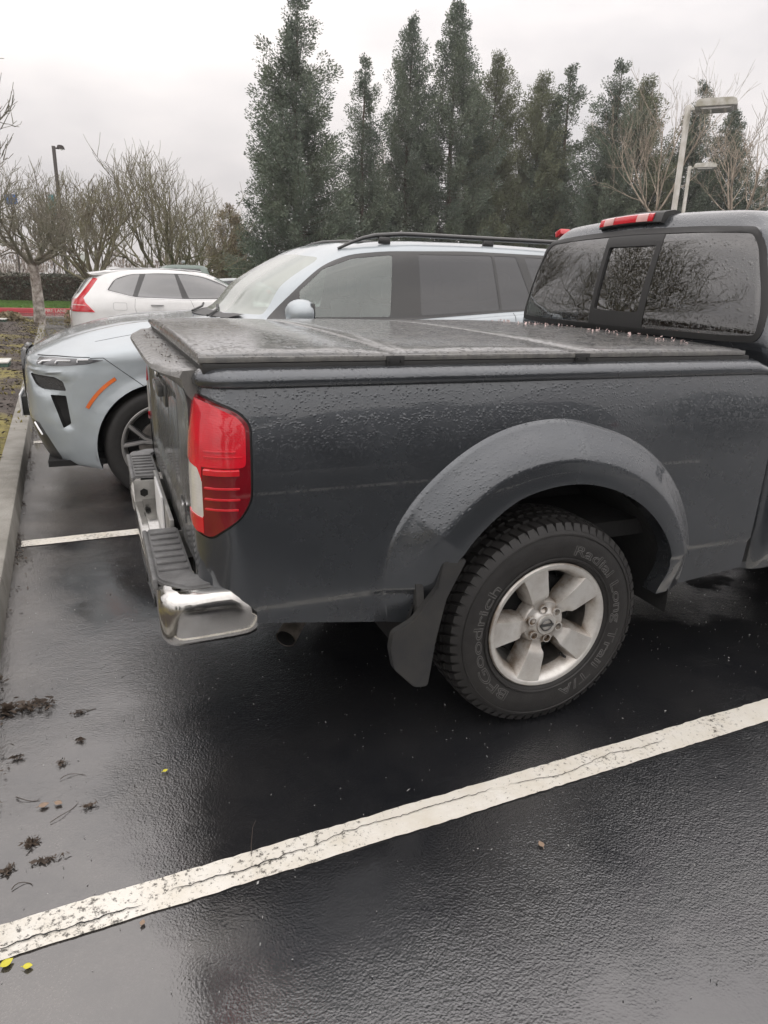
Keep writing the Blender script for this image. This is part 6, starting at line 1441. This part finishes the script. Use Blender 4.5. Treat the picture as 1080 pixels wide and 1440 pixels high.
def furniture():
    def lamp(loc, h, w_, mtp, mth, lab, armdir, name='lamp_post', tw=.055):
        T = thing(name, lab, 'lamp post', loc); x, y, z = loc; bm = bmesh.new(); box(bm, (x-tw, y-tw, 0), (x+tw, y+tw, h), bev=.012); box(bm, (x-tw*2, y-tw*2, 0), (x+tw*2, y+tw*2, .08), bev=.01); fbm('pole', bm, mtp, T, 40)
        d = Vector((math.cos(armdir), math.sin(armdir), 0)); Rm = Matrix.Rotation(armdir, 4, 'Z'); off = Matrix.Translation((x, y, 0)) @ Rm
        bm = bmesh.new(); box(bm, (.02, -.03, h-.13), (.22, .03, h-.06), bev=.008)
        prism(bm, [(.16, h-.12), (.2, h+.02), (.26, h+.06), (w_-.1, h+.06), (w_, h+.02), (w_+.04, h-.12)], 'y', -w_*.33, w_*.33, bev=.012)
        bm.transform(off); hd = fbm('lamp_head', bm, mth, T, 40)
        bm = bmesh.new(); prism(bm, [(.26, h-.125), (w_-.04, h-.125), (w_-.14, h-.17), (.36, h-.17)], 'y', -w_*.27, w_*.27, bev=.01); bm.transform(off); fbm('lamp_lens', bm, M['clear_lens'], hd, 40); return T
    lamp((13.43, 14.45, 0), 6.05, 1.12, M['pole_paint'], M['lamp_housing'], 'nearer and taller white lamp post with a box head, above the pickup cab', -.80)
    lamp((23.14, 24.54, 0), 6.6, 1.05, M['pole_paint'], M['lamp_housing'], 'farther and lower looking white lamp post, just right of the near one', -.80)
    lamp((-2.49, 43.16, 0), 7.85, .50, M['pole_brown'], M['pole_brown'], 'thin dark brown lamp post rising over the bare trees at the left', -.1, tw=.09)
    # green utility box lids on the bed
    for (x, y, s, lab) in ((-2.95, 10.3, .34, 'low utility box with a pale lid and green side on the mossy bed'), (-4.15, 21.2, .5, 'pale flat lid in the bed at the far left edge')):
        T = thing('utility_box', lab, 'utility box', (x, y, .15)); bm = bmesh.new(); box(bm, (x-s, y-.25, .12), (x+s, y+.25, .215), bev=.01); b_ = fbm('box_side', bm, M['green_board'], T, 40)
        bm = bmesh.new(); box(bm, (x-s-.015, y-.265, .215), (x+s+.015, y+.265, .24), bev=.008); fbm('lid', bm, M['pale_board'], T, 40)
    # pale wall, signs and two cars far off beyond the hedge
    bm = bmesh.new(); box(bm, (-9.5, 60, 0), (-4.2, 60.3, 2.05), bev=.02); tag(fbm('far_wall', bm, M['wall_pale'], None, 30), 'pale low wall far off at the left edge beyond the hedge', 'wall')
    T = thing('banner', 'teal banner on a thin post among the bare twigs at the left', 'banner', (-2.98, 40, 0)); bm = bmesh.new(); cyl(bm, (-2.98, 40, 0), (-2.98, 40, 5.3), .03, n=8); fbm('post', bm, M['pole_brown'], T, 40); bm = bmesh.new(); box(bm, (-2.93, 39.99, 4.15), (-2.58, 40.01, 5.2), bev=.004); fbm('cloth', bm, M['teal_sign'], T, 40)
    T = thing('sign', 'small blue sign behind the twigs at the far left', 'sign', (-4.6, 40, 0)); bm = bmesh.new(); cyl(bm, (-4.6, 40.03, 0), (-4.6, 40.03, 4.9), .035, n=8); fbm('post', bm, M['pole_brown'], T, 40); bm = bmesh.new(); box(bm, (-4.85, 39.98, 4.65), (-4.3, 40.0, 5.1), bev=.004); fbm('panel', bm, M['blue_cloth'], T, 40)
    T = thing('sign', 'white square sign on a post left of the white SUV roof', 'sign', (-1.75, 47, 0)); bm = bmesh.new(); cyl(bm, (-1.75, 47.03, 0), (-1.75, 47.03, 2.7), .03, n=8); fbm('post', bm, M['pole_brown'], T, 40); bm = bmesh.new(); box(bm, (-2.0, 46.98, 2.05), (-1.5, 47.0, 2.7), bev=.004); fbm('panel', bm, M['white_plastic'], T, 40)
    for x, y, mt, lab in ((-3.6, 52, 'white_paint', 'tiny white car on the far road left of the white SUV roof'), (-9.8, 50, 'silver_paint', 'tiny grey car on the far road at the left edge')):
        simple_car('car', lab, 'car', (x+2.2, y), 4.5, 1.8, [(0, .70), (.2, .80), (1.3, .97), (3.7, 1.02), (4.4, 1.0), (4.5, .9)], [(1.2, 1.0), (1.7, 1.28), (2.1, 1.44), (2.8, 1.48), (3.5, 1.42), (4.1, 1.15), (4.25, 1.02)], [[(1.6, 1.05), (2.0, 1.34), (2.6, 1.40), (2.6, 1.05)], [(2.7, 1.05), (2.7, 1.40), (3.3, 1.36), (3.75, 1.08)]], M[mt], ((.9, .33), (3.65, .33)))
# ============================================================ small things on the wet ground
def litter():
    r = random.Random(9)
    def leaf(x, y, s, mt, lab, rz, name='leaf', curl=.3):
        bm = bmesh.new(); n = 8; rows = []
        for i in range(n+1):
            t = i/n; w_ = math.sin(PI*t**.85)*.36*s; cz = curl*s*(t-.5)**2; rows.append([bm.verts.new((s*(t-.5), q*w_, .006+cz+abs(q)*curl*w_*.7)) for q in (-1, -.5, 0, .5, 1)])
        for a, b in zip(rows, rows[1:]):
            for j in range(4): bm.faces.new((a[j], a[j+1], b[j+1], b[j]))
        tube(bm, [(-s*.5, 0, .006+curl*s*.25), (-s*.7, s*.05, .006)], .0008, 4)
        bmesh.ops.remove_doubles(bm, verts=bm.verts[:], dist=1e-6); bm.transform(Matrix.Rotation(rz, 4, 'Z')); o = fbm(name, bm, M[mt], None, 60); o.location = (x, y, 0); tag(o, lab, 'leaf')
        md = o.modifiers.new('t', 'SOLIDIFY'); md.thickness = .0006; return o
    leaf(-1.29, .17, .018, 'yellow_leaf', 'tiny yellow leaf on the wet asphalt below the chrome bumper', .4); leaf(-1.69, -.395, .030, 'yellow_leaf', 'larger yellow leaf at the left edge under the near white line', .5); leaf(-1.645, -.42, .022, 'yellow_leaf', 'smaller yellow leaf right beside the larger yellow one under the line', -.2)
    leaf(-1.395, -.39, .018, 'tan_leaf', 'tiny tan leaf just below the near white line', 1.2); leaf(-.33, -.51, .024, 'tan_leaf', 'small tan leaf alone on the dark asphalt below the line at mid photo', 1.5)
    leaf(-1.64, .13, .030, 'tan_leaf', 'torn pale brown leaf among the twigs at the left', .2); leaf(-1.60, .125, .026, 'tan_leaf', 'pale brown leaf scrap right of the torn leaf at the left', -.6)
    def twig(pts, rad, lab):
        bm = bmesh.new(); tube(bm, [(x, y, z) for x, y, z in pts], [rad*(1-.5*i/(len(pts)-1)) for i in range(len(pts))], 5); tag(fbm('twig', bm, M['twig'], None, 60), lab, 'twig')
    def arc(x, y, L, a, bend, n=7):
        P = []; q = Vector((x, y, .004)); aa = a
        for i in range(n): P.append((q.x, q.y, .004+.003*math.sin(i))); q = q+Vector((math.cos(aa), math.sin(aa), 0))*L/(n-1); aa += bend/(n-1)
        return P
    twig(arc(-1.60, .24, .085, .6, -1.6), .0012, 'curved thin twig above the torn leaf at the left'); twig(arc(-1.72, .20, .08, -.9, 1.), .0015, 'bent twig at the left edge above the moss clump')
    twig(arc(-1.62, .05, .10, .5, .5), .0013, 'straight twig running from the torn leaf to the right'); twig(arc(-1.70, -.17, .06, .9, -2.2), .0014, 'hooked twig at the left edge above the near line')
    P = [(-1.105, -.275, .008), (-1.10, -.25, .02), (-1.085, -.20, .035), (-1.07, -.17, .03)]; twig(P, .0010, 'fine upright twig standing on the near white line'); twig(arc(-1.56, .62, .07, -.4, .8), .002, 'dark twig alone below the leaf pile by the kerb')
    # clumps of rotten leaves and moss
    def clump(x, y, sx, sy, n, lab, seed, mt='dead_leaf'):
        rr = np.random.RandomState(seed); C = np.stack([x+sx*rr.randn(n)*.5, y+sy*rr.randn(n)*.5, .003+.008*rr.rand(n)], 1); A = rr.randn(n, 3)*np.array([.0055, .0055, .002]); B = rr.randn(n, 3)*np.array([.0022, .0022, .002])
        tag(quads_mesh('leaf_clump', C, A, B, M[mt]), lab, 'leaf clump')
    clump(-1.665, -.015, .022, .018, 80, 'largest dark clump of rotten leaves at the left, above the near line', 1); clump(-1.615, -.095, .040, .008, 46, 'flat dark smear of leaf bits just below the largest clump', 2); clump(-1.54, .43, .012, .010, 36, 'small dark leaf scrap alone below the bumper at the left', 3)
    clump(-1.515, .085, .020, .007, 42, 'small leaf scrap right of the torn pale leaf', 4); clump(-1.595, .32, .016, .012, 32, 'pair of dark bits above the curved twig', 5); clump(-1.55, .60, .022, .008, 42, 'thin dark leaf bits beside the lone twig', 6); clump(-1.715, -.10, .015, .015, 50, 'reddish dark bits at the left edge above the near line', 7); clump(-1.73, .40, .016, .010, 28, 'dark bits near the left edge below the leaf pile', 8)
    # litter washed along the foot of the kerb
    rr = np.random.RandomState(8); n = 1300; v = -1+8.5*rr.rand(n); u = -1.812+np.abs(rr.randn(n))*.020*(1+1.5*(np.sin(v*2.1)+np.sin(v*5.3))**2*.4)
    keep = (np.sin(v*3.1)+np.sin(v*7.7+1)+np.sin(v*17)*.6 > .1) | (rr.rand(n) < .12); u, v = u[keep], v[keep]; n = len(u)
    X = u*math.cos(LOT)-v*math.sin(LOT); Y = u*math.sin(LOT)+v*math.cos(LOT); C = np.stack([X, Y, .003+.010*rr.rand(n)], 1); A = rr.randn(n, 3)*np.array([.006, .006, .002]); B = rr.randn(n, 3)*np.array([.003, .003, .002]); tag(quads_mesh('leaf_litter', C, A, B, M['dead_leaf']), kind='stuff')
    n = 200; C = np.stack([-1.80+.17*rr.rand(n)**1.8, .70+.020*rr.randn(n), .004+.014*rr.rand(n)], 1); A = rr.randn(n, 3)*np.array([.010, .007, .004]); B = rr.randn(n, 3)*np.array([.004, .004, .003]); tag(quads_mesh('leaf_pile', C, A, B, M['dead_leaf']), 'long pile of dead brown leaves reaching out from the kerb', 'leaf pile')
    # grit scattered over the asphalt
    n = 2600; C = np.stack([-1.8+5*rr.rand(n), -1.4+3.4*rr.rand(n), .002+.002*rr.rand(n)], 1); A = rr.randn(n, 3)*.0018; B = rr.randn(n, 3)*.0014; tag(quads_mesh('grit', C, A, B, M['grit']), kind='stuff')
    # blossom bits washed to the cab end of the bed cover, specks on the tailgate cap
    n = 110; C = np.stack([.60+.16*rr.rand(n)**.6, .25+1.5*rr.rand(n), 1.329+.003*rr.rand(n)-.012*((rr.rand(n)*0+0))], 1); yv = (C[:, 1]-YC)/.88; C[:, 2] = 1.3165+.014*(1-yv*yv)+.003*rr.rand(n)
    A = rr.randn(n, 3)*.0034; B = rr.randn(n, 3)*.0028; tag(quads_mesh('blossom_bits', C, A, B, M['blossom']), kind='stuff')
    n = 60; C = np.stack([-1.14-.05*rr.rand(n), .3+1.3*rr.rand(n)**1.5, 1.271+.002*rr.rand(n)], 1); A = rr.randn(n, 3)*.0035; B = rr.randn(n, 3)*.0018; tag(quads_mesh('seed_bits', C, A, B, M['dead_leaf']), kind='stuff')
mat('grit', (.30, .30, .29), .5, var=.6, vscale=40); mat('blossom', (.55, .42, .40), .6)
ground()
TRUCK = build_truck()
build_blue_suv()
build_white_suv()
back_row()
vegetation()
furniture()
litter()
def haze():
    bm = bmesh.new(); box(bm, (-310, -310, -1.), (310, 410, 24.)); m = bpy.data.materials.new('haze'); m.use_nodes = True; t = m.node_tree; t.nodes.clear()
    v = nd(t, 'VolumePrincipled', i_Color=(.93, .93, .94, 1), i_Density=.0009, i_Anisotropy=.2); o = nd(t, 'OutputMaterial'); t.links.new(v.outputs[0], o.inputs['Volume'])
    tag(fbm('haze', bm, m, None, None), kind='stuff')
haze()
